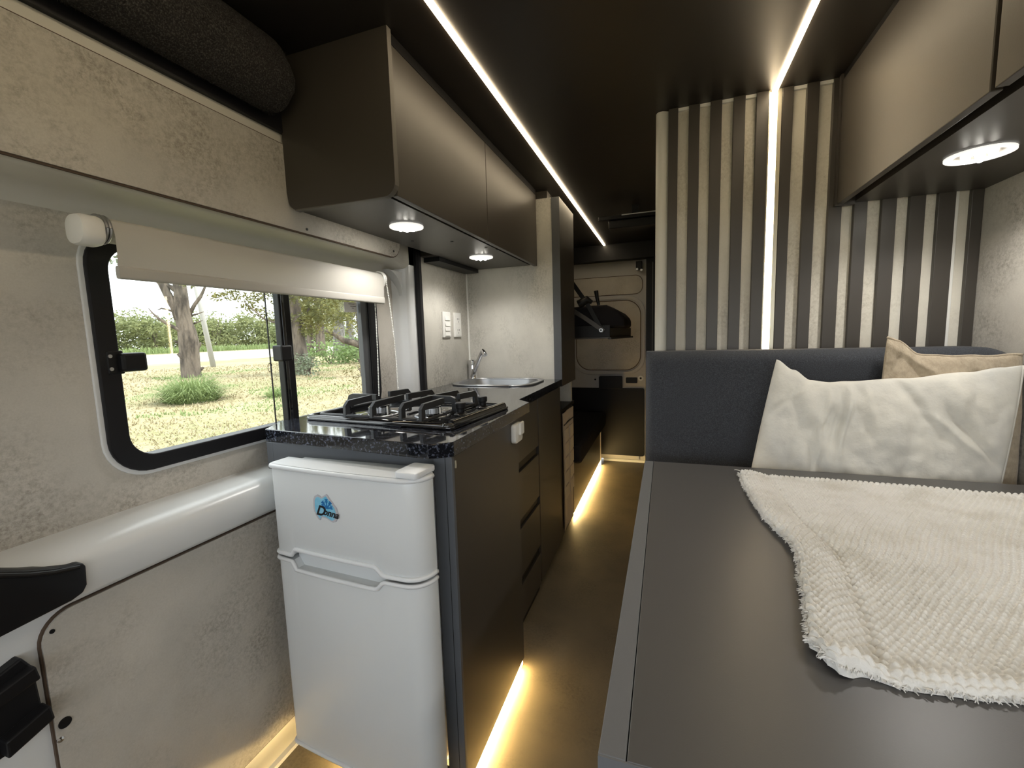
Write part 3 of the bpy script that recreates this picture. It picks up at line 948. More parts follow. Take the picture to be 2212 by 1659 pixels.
# ------------------------------------------------------------------ gas hob (local frame)
HA = math.radians(-5.2)
hb = empty('gas_hob', (-0.790, 1.225, 0.958), 'black gas hob with two burners and cast-iron pan supports', 'hob', rz=HA, local=True)
HW, HD = 0.275, 0.185
obj('plate', MB().prism(rrect(-HW, HW, -HD, HD, 0.02), 2, 0.0005, 0.010), 'black_gloss', hb, bevel=0.003, smooth=True)
lp2 = rrect(-HW + 0.008, HW - 0.012, -HD + 0.008, HD - 0.008, 0.02, 5)
obj('raised_rim', MB().tube([(x, y, 0.010) for x, y in lp2 + lp2[:1]], 0.0075, 8), 'black_gloss', hb, smooth='all')
obj('side_moulding', MB().tube([(HW - 0.018, -HD + 0.025, 0.010), (HW - 0.018, HD - 0.02, 0.010)], 0.014, 12), 'black_gloss', hb, smooth=True)
for (xx, yy, rr_) in ((-0.055, -0.085, 0.036), (0.125, -0.055, 0.030)):
    b_ = obj('burner', MB().lathe([(rr_ + 0.02, 0.009), (rr_ + 0.016, 0.014), (rr_, 0.016), (rr_, 0.020)], (xx, yy, 0.0), 28), 'black_gloss', hb, smooth=True)
    teeth = MB()
    for k in range(28):
        a0, a1 = 2 * PI * k / 28, 2 * PI * (k + 0.6) / 28
        r0, r1 = rr_ * 0.80, rr_ * 0.93
        q = [(xx + r * math.cos(a), yy + r * math.sin(a)) for r, a in ((r0, a0), (r1, a0), (r1, a1), (r0, a1))]
        teeth.prism(q, 2, 0.020, 0.034)
    teeth.lathe([(rr_ * 0.82, 0.020), (rr_ * 0.82, 0.034), (rr_ * 0.95, 0.034), (rr_ * 0.95, 0.036)], (xx, yy, 0), 28)
    sub(b_, 'flame_ring', teeth, 'steel')
    sub(b_, 'burner_cap', MB().lathe([(rr_ * 0.90, 0.036), (rr_ * 0.88, 0.041), (rr_ * 0.6, 0.043), (0.001, 0.043)], (xx, yy, 0), 24), 'black_gloss' if rr_ > 0.033 else 'iron', smooth=True)
    sub(b_, 'igniter', MB().tube([(xx + rr_ + 0.006, yy - 0.012, 0.01), (xx + rr_ + 0.006, yy - 0.012, 0.040)], 0.0025, 8), 'white_plastic')
    sub(b_, 'drip_ring', MB().tube([(xx + (rr_ + 0.022) * math.cos(a), yy + (rr_ + 0.022) * math.sin(a), 0.012) for a in [2 * PI * k / 24 for k in range(25)]], 0.003, 6), 'steel', smooth='all')
gr = empty('tmp', (0, 0, 0))
bpy.data.objects.remove(gr)
gb = MB()
lp3 = rrect(-0.240, 0.165, -0.158, 0.150, 0.02, 4)
obj('pan_support_frame', MB().tube([(x, y, 0.0165) for x, y in lp3 + lp3[:1]], 0.005, 8), 'iron', hb, smooth='all')


def finger(pts, wd=0.0055, hh=0.0095):
    """bar of rectangular section bent upright from the frame and running inwards"""
    mb = MB()
    pts = [Vector(p) for p in pts]
    vs_, fs = [], []
    horiz = (pts[-1] - pts[0])
    horiz.z = 0
    side = Vector((-horiz.y, horiz.x, 0)).normalized() * wd
    for i, p in enumerate(pts):
        t = (pts[min(i + 1, len(pts) - 1)] - pts[max(i - 1, 0)]).normalized()
        up_ = side.normalized().cross(t).normalized() * hh
        vs_ += [p + side + up_, p - side + up_, p - side - up_, p + side - up_]
    for i in range(len(pts) - 1):
        for k in range(4):
            fs.append((i * 4 + k, i * 4 + (k + 1) % 4, i * 4 + 4 + (k + 1) % 4, i * 4 + 4 + k))
    fs += [(0, 1, 2, 3), tuple(4 * (len(pts) - 1) + k for k in range(4))]
    return mb.add(vs_, fs)


for xx in (-0.125, -0.020, 0.088, 0.158):
    for s_ in (-1, 1):
        y0 = s_ * 0.154
        yi = s_ * (0.010 if xx in (-0.020, 0.088) else 0.045)
        obj('pan_support', finger([(xx, y0, 0.012), (xx, y0 - s_ * 0.002, 0.046), (xx, y0 - s_ * 0.009, 0.053), (xx, yi, 0.056)]), 'iron', hb, bevel=0.0012)
obj('pan_support', finger([(-0.240, -0.02, 0.014), (-0.240, -0.02, 0.042), (-0.236, -0.02, 0.051), (-0.226, -0.02, 0.055), (-0.12, -0.02, 0.055)]), 'iron', hb, bevel=0.0012)
obj('pan_support', finger([(0.172, 0.0, 0.014), (0.172, 0.0, 0.042), (0.168, 0.0, 0.051), (0.158, 0.0, 0.055), (0.07, 0.0, 0.055)]), 'iron', hb, bevel=0.0012)
for (xx, yy) in ((0.205, -0.022), (0.208, 0.112)):
    k_ = obj('knob', MB().lathe([(0.021, 0.010), (0.022, 0.014), (0.016, 0.017), (0.0125, 0.020), (0.0125, 0.030), (0.016, 0.033), (0.0165, 0.047), (0.014, 0.0495), (0.001, 0.050)], (xx, yy, 0), 22), 'black', hb, smooth=True)
    sub(k_, 'collar', MB().tube([(xx + 0.020 * math.cos(a), yy + 0.020 * math.sin(a), 0.013) for a in [2 * PI * k / 20 for k in range(21)]], 0.0025, 6), 'black_gloss', smooth='all')

# ------------------------------------------------------------------ tall cabinet, low unit, tea towel
tcab = empty('tall_cabinet', (-0.81, 2.53, 0.92), 'tall cabinet with a pale stone-look side panel and dark door by the sink', 'cabinet')
obj('side_panel', MB().box(-1.089, -0.577, 2.343, 2.360, 0.930, 1.925), 'concrete_v', tcab)
obj('body', MB().box(-1.089, -0.578, 2.360, 2.705, 0.915, 1.925), 'charcoal', tcab)
obj('door', MB().box(-0.576, -0.534, 2.335, 2.708, 0.918, 1.922), 'charcoal', tcab, bevel=0.0015)
obj('plinth_top', MB().box(-1.089, -0.605, 2.362, 2.70, 1.925, CZ), 'charcoal', tcab)
obj('front_edge', MB().box(-0.5765, -0.5335, 2.3335, 2.336, 0.918, 1.922), 'charcoal_grey', tcab)
lu = empty('low_unit', (-0.81, 2.53, 0.03), 'low dark unit with a black top beyond the sink cabinet', 'cabinet')
obj('body', MB().box(-1.089, -0.556, 2.337, 2.705, 0.03, 0.765), 'charcoal', lu)
obj('top', MB().box(-1.089, -0.545, 2.337, 2.715, 0.765, 0.785), 'black', lu, bevel=0.002)
obj('niche_panel', MB().box(-1.0, -0.555, 2.66, 2.70, 0.785, 0.914), 'concrete_v', lu)
tw = empty('tea_towel', (-0.55, 2.53, 0.06), 'beige checked tea towel hanging on the low unit front', 'towel')


def towel_s(x0, y0, y1, z0, z1):
    mb = MB()
    f1 = lambda u, v: (x0 + 0.0035 * math.sin(u * 9 + v * 2) + 0.004, y0 + (y1 - y0) * u + 0.004 * math.sin(v * 5), z1 - (z1 - z0) * v)
    f2 = lambda u, v: (f1(u, v)[0] - 0.004, f1(u, v)[1], f1(u, v)[2])
    mb.grid(f1, 12, 16)
    mb.grid(f2, 12, 16)
    return mb


obj('cloth', towel_s(-0.549, 2.385, 2.675, 0.06, 0.755), 'towel_check', tw, smooth='all')
for r_ in range(5):
    for c_ in range(2):
        yy = 2.41 + c_ * 0.14
        zz = 0.655 - r_ * 0.085
        obj('check', MB().box(-0.5465, -0.5395, yy, yy + 0.105, zz - 0.072, zz), 'towel_pale', tw)
obj('hem', MB().box(-0.5465, -0.540, 2.40, 2.66, 0.684, 0.690), 'ink', tw)

# ------------------------------------------------------------------ rear bench and folded bunk
be = empty('rear_bench', (-0.8, 3.3, 0.03), 'low black bench with seat cushion along the rear left side', 'bench')
obj('base', MB().box(-1.089, -0.556, 2.72, 3.93, 0.035, 0.36), 'charcoal', be)
obj('end_strip', MB().box(-0.556, -0.548, 3.93, 3.945, 0.0, 0.42), 'white_plastic', be)
obj('seat_cushion', MB().box(-1.085, -0.505, 2.73, 3.96, 0.362, 0.490), 'seat_dark', be, bevel=0.025, seg=4, smooth=True)
bu = empty('folding_bunk', (-0.7, 3.3, 1.16), 'black fold-down bunk with mattress hung at the rear door', 'bunk bed')
pl_ = [(-1.05, 3.0), (-0.352, 3.0), (-0.262, 3.62), (-1.05, 3.62)]
obj('platform', MB().prism(pl_, 2, 1.165, 1.185), 'charcoal', bu, bevel=0.002)
obj('frame_rail', MB().box(-1.05, -0.352, 2.995, 3.012, 1.175, 1.255), 'black', bu, bevel=0.002)
obj('frame_rail', MB().prism([(-0.352, 3.0), (-0.262, 3.62), (-0.275, 3.62), (-0.366, 3.0)], 2, 1.185, 1.235), 'charcoal_grey', bu)
obj('frame_edge', MB().prism([(-0.345, 3.0), (-0.245, 3.62), (-0.275, 3.62), (-0.366, 3.0)], 2, 1.160, 1.172), 'charcoal_grey', bu)
mtp = [(-1.05, 1.236), (-0.258, 1.236), (-0.258, 1.30), (-0.30, 1.345), (-0.38, 1.392), (-0.48, 1.392), (-1.05, 1.37)]
obj('mattress', MB().prism(mtp, 1, 3.03, 3.60), 'seat_dark', bu, bevel=0.02, seg=3, smooth=True)
obj('strut', finger([(-0.62, 2.985, 1.575), (-0.50, 2.985, 1.40), (-0.405, 2.985, 1.222)], 0.004, 0.014), 'black', bu)
obj('strut', finger([(-0.66, 2.975, 1.40), (-0.52, 2.975, 1.31), (-0.39, 2.975, 1.215)], 0.004, 0.014), 'charcoal', bu)
obj('bolt', MB().tube([(-0.407, 2.97, 1.222), (-0.407, 2.958, 1.222)], 0.013, 16), 'steel', bu)
obj('bolt_centre', MB().tube([(-0.407, 2.958, 1.222), (-0.407, 2.955, 1.222)], 0.006, 12), 'black', bu)
obj('lever', MB().tube([(-0.425, 2.99, 1.39), (-0.436, 2.99, 1.44), (-0.442, 2.99, 1.485)], [0.009, 0.012, 0.015], 10), 'black', bu, smooth=True)
obj('lever', MB().tube([(-0.56, 2.99, 1.40), (-0.50, 2.99, 1.43), (-0.47, 2.99, 1.41)], [0.03, 0.028, 0.012], 10), 'black', bu, smooth=True)
# rear door
YD = 4.10
rd = empty('door_1', (-0.5, YD, 0.03), kind='structure')


def rz_(z):
    return 1.205 + (z - 1.205) * 1.025


def rx_(x):
    return x * 1.025


obj('skin', MB().box(-1.09, rx_(-0.16), YD, YD + 0.05, 0.02, CZ), 'door_grey', rd)
obj('upper_inset', MB().prism(rrect(-1.0, rx_(-0.195), rz_(1.535), rz_(1.690), 0.06, 8), 1, YD - 0.004, YD), 'concrete', rd)
obj('upper_inset_edge', MB().prism(rrect(-1.005, rx_(-0.190), rz_(1.530), rz_(1.695), 0.065, 8), 1, YD - 0.0035, YD), 'brown_edge', rd)
obj('lower_inset', MB().prism(rrect(-0.79, rx_(-0.21), rz_(0.872), rz_(1.478), 0.13, 10), 1, YD - 0.004, YD), 'concrete', rd)
obj('lower_inset_edge', MB().prism(rrect(-0.797, rx_(-0.203), rz_(0.865), rz_(1.485), 0.137, 10), 1, YD - 0.0035, YD), 'brown_edge', rd)
obj('inset_bead', holed(rrect(-0.832, rx_(-0.168), rz_(0.828), rz_(1.522), 0.16, 10), rrect(-0.806, rx_(-0.194), rz_(0.856), rz_(1.494), 0.145, 10), 1, YD - 0.010, YD), 'door_grey', rd, bevel=0.004)
obj('lower_panel', MB().prism(rrect(-1.09, rx_(-0.173), rz_(0.088), rz_(0.706), (0.02, 0.02, 0, 0)), 1, YD - 0.012, YD), 'black', rd)
obj('latch_box', MB().prism(rrect(rx_(-0.566), rx_(-0.361), rz_(0.70), rz_(0.815), 0.012), 1, YD - 0.05, YD), 'black', rd, bevel=0.004)
obj('recess', MB().prism(rrect(rx_(-0.333), rx_(-0.233), rz_(0.750), rz_(0.802), 0.01), 1, YD - 0.003, YD), 'black', rd)
obj('grommet', MB().tube([(rx_(-0.205), YD - 0.006, rz_(0.795)), (rx_(-0.205), YD, rz_(0.795))], 0.024, 20), 'white_metal', rd)
obj('grommet_hole', MB().tube([(rx_(-0.205), YD - 0.008, rz_(0.795)), (rx_(-0.205), YD, rz_(0.795))], 0.009, 14), 'black', rd)
obj('screw', MB().tube([(rx_(-0.605), YD - 0.004, rz_(0.782)), (rx_(-0.605), YD, rz_(0.782))], 0.009, 12), 'black', rd)
obj('upper_lock', MB().box(rx_(-0.245), rx_(-0.195), YD - 0.06, YD, rz_(1.73), rz_(1.80)), 'black', rd, bevel=0.003)
obj('lock_pin', MB().tube([(rx_(-0.235), YD - 0.062, rz_(1.735)), (rx_(-0.235), YD - 0.055, rz_(1.735))], 0.010, 12), 'steel', rd)
obj('lock_pin', MB().tube([(rx_(-0.20), YD - 0.062, rz_(1.725)), (rx_(-0.20), YD - 0.055, rz_(1.725))], 0.010, 12), 'steel', rd)
obj('lower_bolt', MB().prism(rrect(rx_(-0.24), rx_(-0.215), 0.025, 0.070, 0.005), 1, YD - 0.01, YD), 'steel', rd)
obj('trim_11', MB().box(rx_(-0.1605), -0.06, YD - 0.05, YD + 0.05, 0.0, CZ), 'black', **S)
obj('trim_12', MB().box(-0.115, -0.105, YD - 0.058, YD - 0.05, 0.0, 1.80), 'charcoal_grey', **S)
obj('trim_13', MB().box(-1.09, 0.0, YD - 0.12, YD - 0.001, 1.835, CZ), 'black', **S)
obj('trim_14', MB().box(-0.545, -0.06, YD - 0.015, YD - 0.001, 0.0, 0.022), 'white_metal', **S)
obj('wall_rear', MB().box(-0.06, 1.0, YD, YD + 0.05, 0, CZ), 'black', **S)
rr2 = empty('ceiling_rail', (-0.2, 2.85, 1.85), 'black metal rail mechanism under the ceiling near the rear door', 'rail')
obj('rail', MB().box(-0.40, -0.042, 2.83, 2.87, 1.895, 1.918), 'black', rr2, bevel=0.002)
obj('rail_edge', MB().box(-0.26, -0.042, 2.826, 2.830, 1.912, 1.918), 'steel', rr2)
obj('motor', MB().box(-0.34, -0.06, 2.85, 2.93, 1.845, 1.893), 'black', rr2, bevel=0.004)
obj('hanger', MB().box(-0.20, -0.16, 2.84, 2.88, 1.918, CZ), 'black', rr2)

# ------------------------------------------------------------------ dinette: bench backrest, table, pillows, throw
ds = empty('dinette_bench', (0.4, 1.55, 0), 'charcoal fabric bench with a tall padded backrest behind the table', 'bench')


def backrest():
    mb = MB()
    x0, x1, z0, z1, y0, y1 = -0.062, 0.870, 0.42, 1.136, 1.515, 1.660
    nu, nv = 40, 20
    R = 0.035

    def side(sgn):
        def f(u, v):
            uu, vv = u * 2 - 1, v * 2 - 1
            x = x0 + (x1 - x0) * u
            z = z0 + (z1 - z0) * v
            ex = max(0, abs(x - (x0 + x1) / 2) - ((x1 - x0) / 2 - R)) / R
            ez = max(0, (z - (z1 - R))) / R
            e_ = min(1, math.hypot(ex, ez))
            dep = (1 - math.sqrt(max(0, 1 - e_ * e_))) * R
            rr_ = 0.05
            if x > x1 - rr_ * 1.6 and z > z1 - rr_:
                pass
            y = (y0 + dep) if sgn < 0 else (y1 - dep)
            return (x, y + (0.0015 * noise.noise(Vector((x * 6, z * 6, sgn)))), z - (0.02 * max(0, (u - 0.93) / 0.07) ** 2 * v))
        return f
    mb.grid(side(-1), nu * 2, nv * 2)
    mb.grid(side(1), nu * 2, nv * 2)
    # rim
    a, b = side(-1), side(1)
    for (uv) in ([(k / 80, 1) for k in range(81)], [(0, k / 40) for k in range(41)], [(1, k / 40) for k in range(41)]):
        vs_ = []
        for p in uv:
            vs_ += [a(*p), b(*p)]
        mb.add(vs_, [(2 * i, 2 * i + 2, 2 * i + 3, 2 * i + 1) for i in range(len(uv) - 1)])
    return mb


obj('backrest', backrest(), 'fabric_dark', ds, smooth='all')
obj('seat_cushion', MB().box(-0.05, 0.868, 1.10, 1.513, 0.36, 0.46), 'fabric_dark', ds, bevel=0.02, seg=3, smooth=True)
obj('seat_base', MB().box(-0.045, 0.866, 1.12, 1.66, 0.0, 0.359), 'charcoal', ds)

TZ = 0.81
tb = empty('table', (0.4, 0.87, 0.0), 'matt dark grey table in the foreground with a lighter edge strip', 'table')
obj('tabletop', MB().box(-0.0305, XR - 0.004, 0.374, 1.365, TZ - 0.028, TZ), 'tabletop', tb, bevel=0.0008)
obj('edge_strip', MB().box(-0.057, -0.0315, 0.374, 1.366, TZ - 0.028, TZ - 0.0004), 'table_edge', tb, bevel=0.001)
obj('front_edge', MB().box(-0.057, XR - 0.004, 0.372, 0.374, TZ - 0.028, TZ - 0.001), 'table_edge', tb)
obj('support_panel', MB().box(0.30, 0.34, 0.60, 1.05, 0.0, TZ - 0.028), 'charcoal', tb)
obj('support_foot', MB().box(0.20, 0.44, 0.55, 1.10, 0.0, 0.03), 'charcoal', tb)
obj('wall_batten', MB().box(XR - 0.03, XR - 0.002, 0.40, 1.10, TZ - 0.07, TZ - 0.028), 'charcoal', tb)


def lerp_tab(tab, t):
    if tab[0][0] > tab[-1][0]:
        tab = tab[::-1]
    if t <= tab[0][0]:
        return tab[0][1]
    for (a, b), (c, d) in zip(tab, tab[1:]):
        if t <= c:
            k = (t - a) / (c - a)
            k = k * k * (3 - 2 * k)
            return b + (d - b) * k
    return tab[-1][1]


def pillow(corners, dips, yc_fn, T, seed, nu=150, nv=110, wr=1.0, creases=()):
    """corners TL,TR,BR,BL in (x,z); dips = inward bow of top,right,bottom,left"""
    TL, TR, BR, BL = [Vector((c[0], c[1])) for c in corners]

    def outline(u, v):
        p = (TL * (1 - u) + TR * u) * (1 - v) + (BL * (1 - u) + BR * u) * v
        if isinstance(dips[0], (list, tuple)):
            p = p + Vector((0, lerp_tab(dips[0], u))) * (1 - v) ** 2
        su, sv = math.sin(PI * u) ** 0.75 if 0 < u < 1 else 0, math.sin(PI * v) ** 0.75 if 0 < v < 1 else 0
        p = p + Vector((0, dips[2])) * su * v ** 2
        p = p + Vector((-dips[1], 0)) * sv * u ** 2 + Vector((dips[3], 0)) * sv * (1 - u) ** 2
        return p

    def surf(sgn):
        def f(u, v):
            u2 = 0.5 - 0.5 * math.cos(PI * u)
            v2 = 0.5 - 0.5 * math.cos(PI * v)
            p = outline(u2, v2)
            th = (4 * u2 * (1 - u2)) ** 0.42 * (4 * v2 * (1 - v2)) ** 0.42
            edge_ = min(1, th * 1.6)
            w1 = noise.noise(Vector((p.x * 8 + seed, p.y * 8, sgn * 3.0))) * 0.014
            w2 = (abs(noise.noise(Vector((p.x * 15 + seed + 0.5 * p.y * 9, p.y * 6, sgn * 7.0)))) - 0.25) * 0.016 + noise.noise(Vector((p.x * 40, p.y * 30, 1))) * 0.003
            cr_ = 0
            for (cx_, cz_, ln, ang, amp, wd) in creases:
                dx, dz = p.x - cx_, p.y - cz_
                a_ = dx * math.cos(ang) + dz * math.sin(ang)
                b_ = -dx * math.sin(ang) + dz * math.cos(ang) + 0.010 * math.sin(a_ * 25)
                cr_ += 1.7 * amp * math.exp(-(b_ / wd) ** 2) * math.exp(-(a_ / ln) ** 4)
            y = yc_fn(p.y) + sgn * (T * th) + sgn * edge_ * (w1 + w2) * wr - (cr_ * edge_ if sgn < 0 else 0)
            return (p.x, y, p.y)
        return f
    mb = MB()
    mb.grid(surf(-1), nu, nv)
    mb.grid(surf(1), nu, nv)
    return mb, outline


pw = empty('pillow', (0.53, 1.43, 0.70), 'large white rumpled cotton pillow leaning on the bench', 'pillow')
cre = [(0.415, 0.95, 0.07, 1.45, 0.007, 0.006), (0.445, 0.93, 0.10, 1.5, -0.006, 0.007), (0.465, 0.94, 0.09, 1.52, 0.008, 0.005), (0.33, 1.00, 0.06, 1.0, -0.006, 0.008),
       (0.355, 1.02, 0.05, 0.9, 0.006, 0.008), (0.62, 1.0, 0.06, 2.3, -0.006, 0.012), (0.75, 0.90, 0.07, 2.4, -0.007, 0.010), (0.70, 0.92, 0.08, 2.55, 0.006, 0.010),
       (0.52, 1.0, 0.05, 1.9, 0.005, 0.008), (0.40, 0.85, 0.09, 1.6, 0.004, 0.006)]
mbp, ol = pillow([(0.306, 1.112), (0.846, 1.092), (0.784, 0.69), (0.226, 0.69)], ([(0, 0), (0.08, -0.028), (0.16, -0.056), (0.24, -0.060), (0.32, -0.055), (0.55, -0.042), (0.8, -0.021), (0.93, -0.006), (1, 0)], -0.004, 0.03, -0.003), lambda z: 1.405 + 0.05 * (z - 0.7) / 0.4, 0.040, 3.3, creases=cre)
obj('cover', mbp, 'pillow_white', pw, smooth='all')
seam = [Vector((*[0],)) if False else None]
sm = []
for k in range(41):
    p = ol(1.0, k / 40)
    sm.append((p.x + 0.002, 1.405 + 0.05 * (p.y - 0.7) / 0.4, p.y))
obj('seam', MB().tube(sm, 0.003, 6), 'pillow_white', pw, smooth='all')
pb = empty('pillow', (0.70, 1.47, 0.72), 'beige plush pillow behind the white pillow', 'pillow')
mbp, ol2 = pillow([(0.578, 1.168), (0.862, 1.116), (0.866, 0.72), (0.56, 0.72)], ([(0, 0), (0.08, -0.006), (0.25, -0.036), (0.45, -0.030), (0.7, -0.018), (1, 0)], -0.002, 0.02, -0.004), lambda z: 1.468 + 0.016 * (z - 0.7) / 0.4, 0.032, 9.1,
                  creases=[(0.63, 1.11, 0.06, -0.5, 0.006, 0.010), (0.60, 1.10, 0.05, 1.4, -0.006, 0.010)])
obj('cover', mbp, 'pillow_beige', pb, smooth='all')
sm = []
for k in range(31):
    p = ol2(k / 30, 0.0)
    sm.append((p.x, 1.468 + 0.016 * (p.y - 0.7) / 0.4, p.y + 0.001))
obj('seam', MB().tube(sm, 0.0035, 6), 'pillow_beige', pb, smooth='all')

# throw on the table
th = empty('knitted_throw', (0.45, 0.9, TZ), 'chunky white knitted throw with frayed edges lying on the table', 'throw')
LE = [(1.272, .191), (1.19, .187), (1.106, .188), (1.03, .190), (.978, .194), (.93, .203), (.884, .212), (.85, .215), (.823, .213), (.78, .206), (.731, .196), (.69, .189), (.645, .181), (.61, .173), (.586, .168), (.56, .176)]
BE = [(.176, .553), (.188, .543), (.212, .553), (.245, .545), (.305, .550), (.352, .558), (.45, .556), (.60, .562), (.80, .57)]
TE = [(.19, 1.272), (.297, 1.254), (.494, 1.258), (.66, 1.247), (.80, 1.250)]


def throw_pt(u, v):
    xa = 0.19 + (0.80 - 0.19) * u
    yt = lerp_tab(TE, xa)
    yb = lerp_tab(BE, 0.176 + (0.80 - 0.176) * u)
    y = yt + (yb - yt) * v
    xl = lerp_tab(LE, yt * 0 + 1.272 + (0.556 - 1.272) * v)
    x = xl + (0.80 - xl) * (u ** 1.0)
    return x, y


PX, PY = 0.0112, 0.0088


def throw_top(u, v):
    x, y = throw_pt(u, v)
    de = min(u * 0.61, 1)
    dv_ = min(v, 1 - v) * 0.70
    d = min(de, dv_)
    rnd = math.sqrt(max(0, 1 - (1 - min(1, d / 0.008)) ** 2))
    a, b = u * 0.61, v * 0.71
    row = b / PY
    off = 0.5 * (int(row) % 2)
    ca = abs(math.sin(PI * (a / PX + off)))
    cb_ = abs(math.sin(PI * row))
    knit = 0.0066 * (ca ** 1.2 * cb_ ** 1.2 - 0.5) * (1 + 0.35 * noise.noise(Vector((x * 60, y * 60, 9))))
    hem = 0.006 * math.exp(-((de - 0.028) / 0.020) ** 2) - 0.0035 * math.exp(-((de - 0.062) / 0.007) ** 2) + 0.003 * math.exp(-((de - 0.075) / 0.008) ** 2)
    hem *= (0.55 + 0.6 * v)
    hemb = 0.004 * math.exp(-((dv_ - 0.012) / 0.010) ** 2) - 0.002 * math.exp(-((dv_ - 0.028) / 0.005) ** 2)
    wave = 0.003 * noise.noise(Vector((x * 7, y * 7, 0))) + 0.0015 * noise.noise(Vector((x * 25, y * 25, 4)))
    jit = 0.0035 * noise.noise(Vector((x * 90, y * 90, 2))) * (1 if de < 0.01 else 0)
    lift = 0.010 * math.exp(-(de / 0.03) ** 2) * (0.3 + v)
    return (x + jit, y + jit, TZ + 0.004 + 0.008 * rnd + max(-0.004, wave) + (knit + hem + hemb) * min(1, d / 0.004) + lift)


NU, NV = 400, 500
mbt = MB().grid(throw_top, NU, NV)
topn = len(mbt.v)
# underside, so the cloth has thickness
ring = [j * (NU + 1) for j in range(NV + 1)] + [NV * (NU + 1) + i for i in range(1, NU + 1)] + [j * (NU + 1) + NU for j in range(NV - 1, -1, -1)] + [i for i in range(NU - 1, 0, -1)]
low = []
for i in ring:
    x, y, z = mbt.v[i]
    low.append((x + 0.003 if x < 0.3 else x, y, max(TZ + 0.0006, z - 0.010)))
b0 = len(mbt.v)
mbt.v += low
m = len(ring)
mbt.f += [(ring[i], ring[(i + 1) % m], b0 + (i + 1) % m, b0 + i) for i in range(m)]
obj('knit', mbt, 'throw', th, smooth='all')
random.seed(11)
fg = MB()
for i in range(1500):
    if random.random() < 0.62:
        v = random.random()
        p = Vector(throw_top(0.001, v))
        d = Vector((-random.uniform(0.5, 1), random.uniform(-0.8, 0.5), random.uniform(-0.7, 0.2)))
    elif random.random() < 0.7:
        p = Vector(throw_top(random.random() * 0.9, 0.999))
        d = Vector((random.uniform(-.7, .7), -random.uniform(.4, 1), random.uniform(-.6, .2)))
    else:
        p = Vector(throw_top(random.random() * 0.9, 0.001))
        d = Vector((random.uniform(-.7, .7), random.uniform(.4, 1), random.uniform(-.3, .5)))
    d = d.normalized() * random.uniform(0.003, 0.008)
    p.z = max(TZ + 0.003, p.z - random.uniform(0, 0.006))
    q = p + d
    q.z = max(TZ + 0.001, q.z)
    mid = (p + q) / 2 + Vector((random.uniform(-1, 1), random.uniform(-1, 1), random.uniform(0, 1))) * 0.0012
    fg.tube([p, mid, q], [0.0009, 0.0009, 0.0005], 3)
for k, (dx, dy, l) in enumerate(((-0.4, 0.9, 0.03), (0.6, 0.8, 0.025), (0.9, 0.3, 0.03), (0.2, 1, 0.022), (-0.9, 0.1, 0.018))):
    p = Vector(throw_top(0.01 + 0.008 * k, 0.004))
    pts = []
    for t in range(7):
        s_ = t / 6
        pts.append((p.x + dx * l * s_ + 0.004 * math.sin(s_ * 6 + k), p.y + dy * l * s_ + 0.003 * math.cos(s_ * 7), TZ + 0.009 + 0.006 * math.sin(PI * s_)))
    fg.tube(pts, 0.0009, 4)
obj('fringe', fg, 'throw', th, kind='stuff')


# ------------------------------------------------------------------ outdoors
def gz(x, y):
    return -.55 + .9 * (1 - math.exp(-math.hypot(x, y) / 20))


def ground():
    xs = [-1.4 - 0.5 * k for k in range(40)] + [-21.5 - 2.2 * k for k in range(28)] + [-84 - 15 * k for k in range(10)]
    ys = [-40, -20, -12, -8] + [-6 + 0.6 * k for k in range(46)] + [22 + 3 * k for k in range(28)] + [107 + 15 * k for k in range(10)]
    mb = MB()
    for y in ys:
        for x in xs:
            mb.v.append((x, y, gz(x, y) + 0.03 * noise.noise(Vector((x * 0.9, y * 0.9, 0)))))
    w_ = len(xs)
    for j in range(len(ys) - 1):
        for i in range(w_ - 1):
            mb.f.append((j * w_ + i, j * w_ + i + 1, (j + 1) * w_ + i + 1, (j + 1) * w_ + i))
    return mb


obj('ground', ground(), 'dry_grass', smooth='all', **S)
obj('ground_apron', MB().box(-1.4, 30, -40, 60, -0.70, -0.62), 'dry_grass', **S)
rdm = MB()
na, nb, fa_, fb_ = (-26.5, 6.0), (-22.8, 26.5), (-50, 16), (-54, 66)
rp = []
for k in range(25):
    t = -0.6 + 2.4 * k / 24
    for q in range(7):
        s_ = q / 6
        a = (na[0] + (nb[0] - na[0]) * t, na[1] + (nb[1] - na[1]) * t)
        b = (fa_[0] + (fb_[0] - fa_[0]) * t, fa_[1] + (fb_[1] - fa_[1]) * t)
        x, y = a[0] + (b[0] - a[0]) * s_, a[1] + (b[1] - a[1]) * s_
        rp.append((x, y, gz(x, y) + (0.05 if 0 < q < 6 else -0.06)))
rdm.v = rp
rdm.f = [(j * 7 + i, j * 7 + i + 1, (j + 1) * 7 + i + 1, (j + 1) * 7 + i) for j in range(24) for i in range(6)]
obj('road', rdm, 'road', label='pale gravel road crossing beyond the bare tree', cat='road')


def blade(mb, p, h, lean, wd, rnd):
    a = rnd.uniform(0, 2 * PI)
    d = Vector((math.cos(a), math.sin(a), 0))
    s_ = Vector((-d.y, d.x, 0)) * wd
    p = Vector(p)
    m1 = p + Vector((0, 0, h * 0.6)) + d * lean * 0.35
    t = p + Vector((0, 0, h * rnd.uniform(.75, 1.0))) + d * lean
    mb.add([p - s_, p + s_, m1 + s_ * .7, m1 - s_ * .7, t], [(0, 1, 2, 3), (3, 2, 4)])


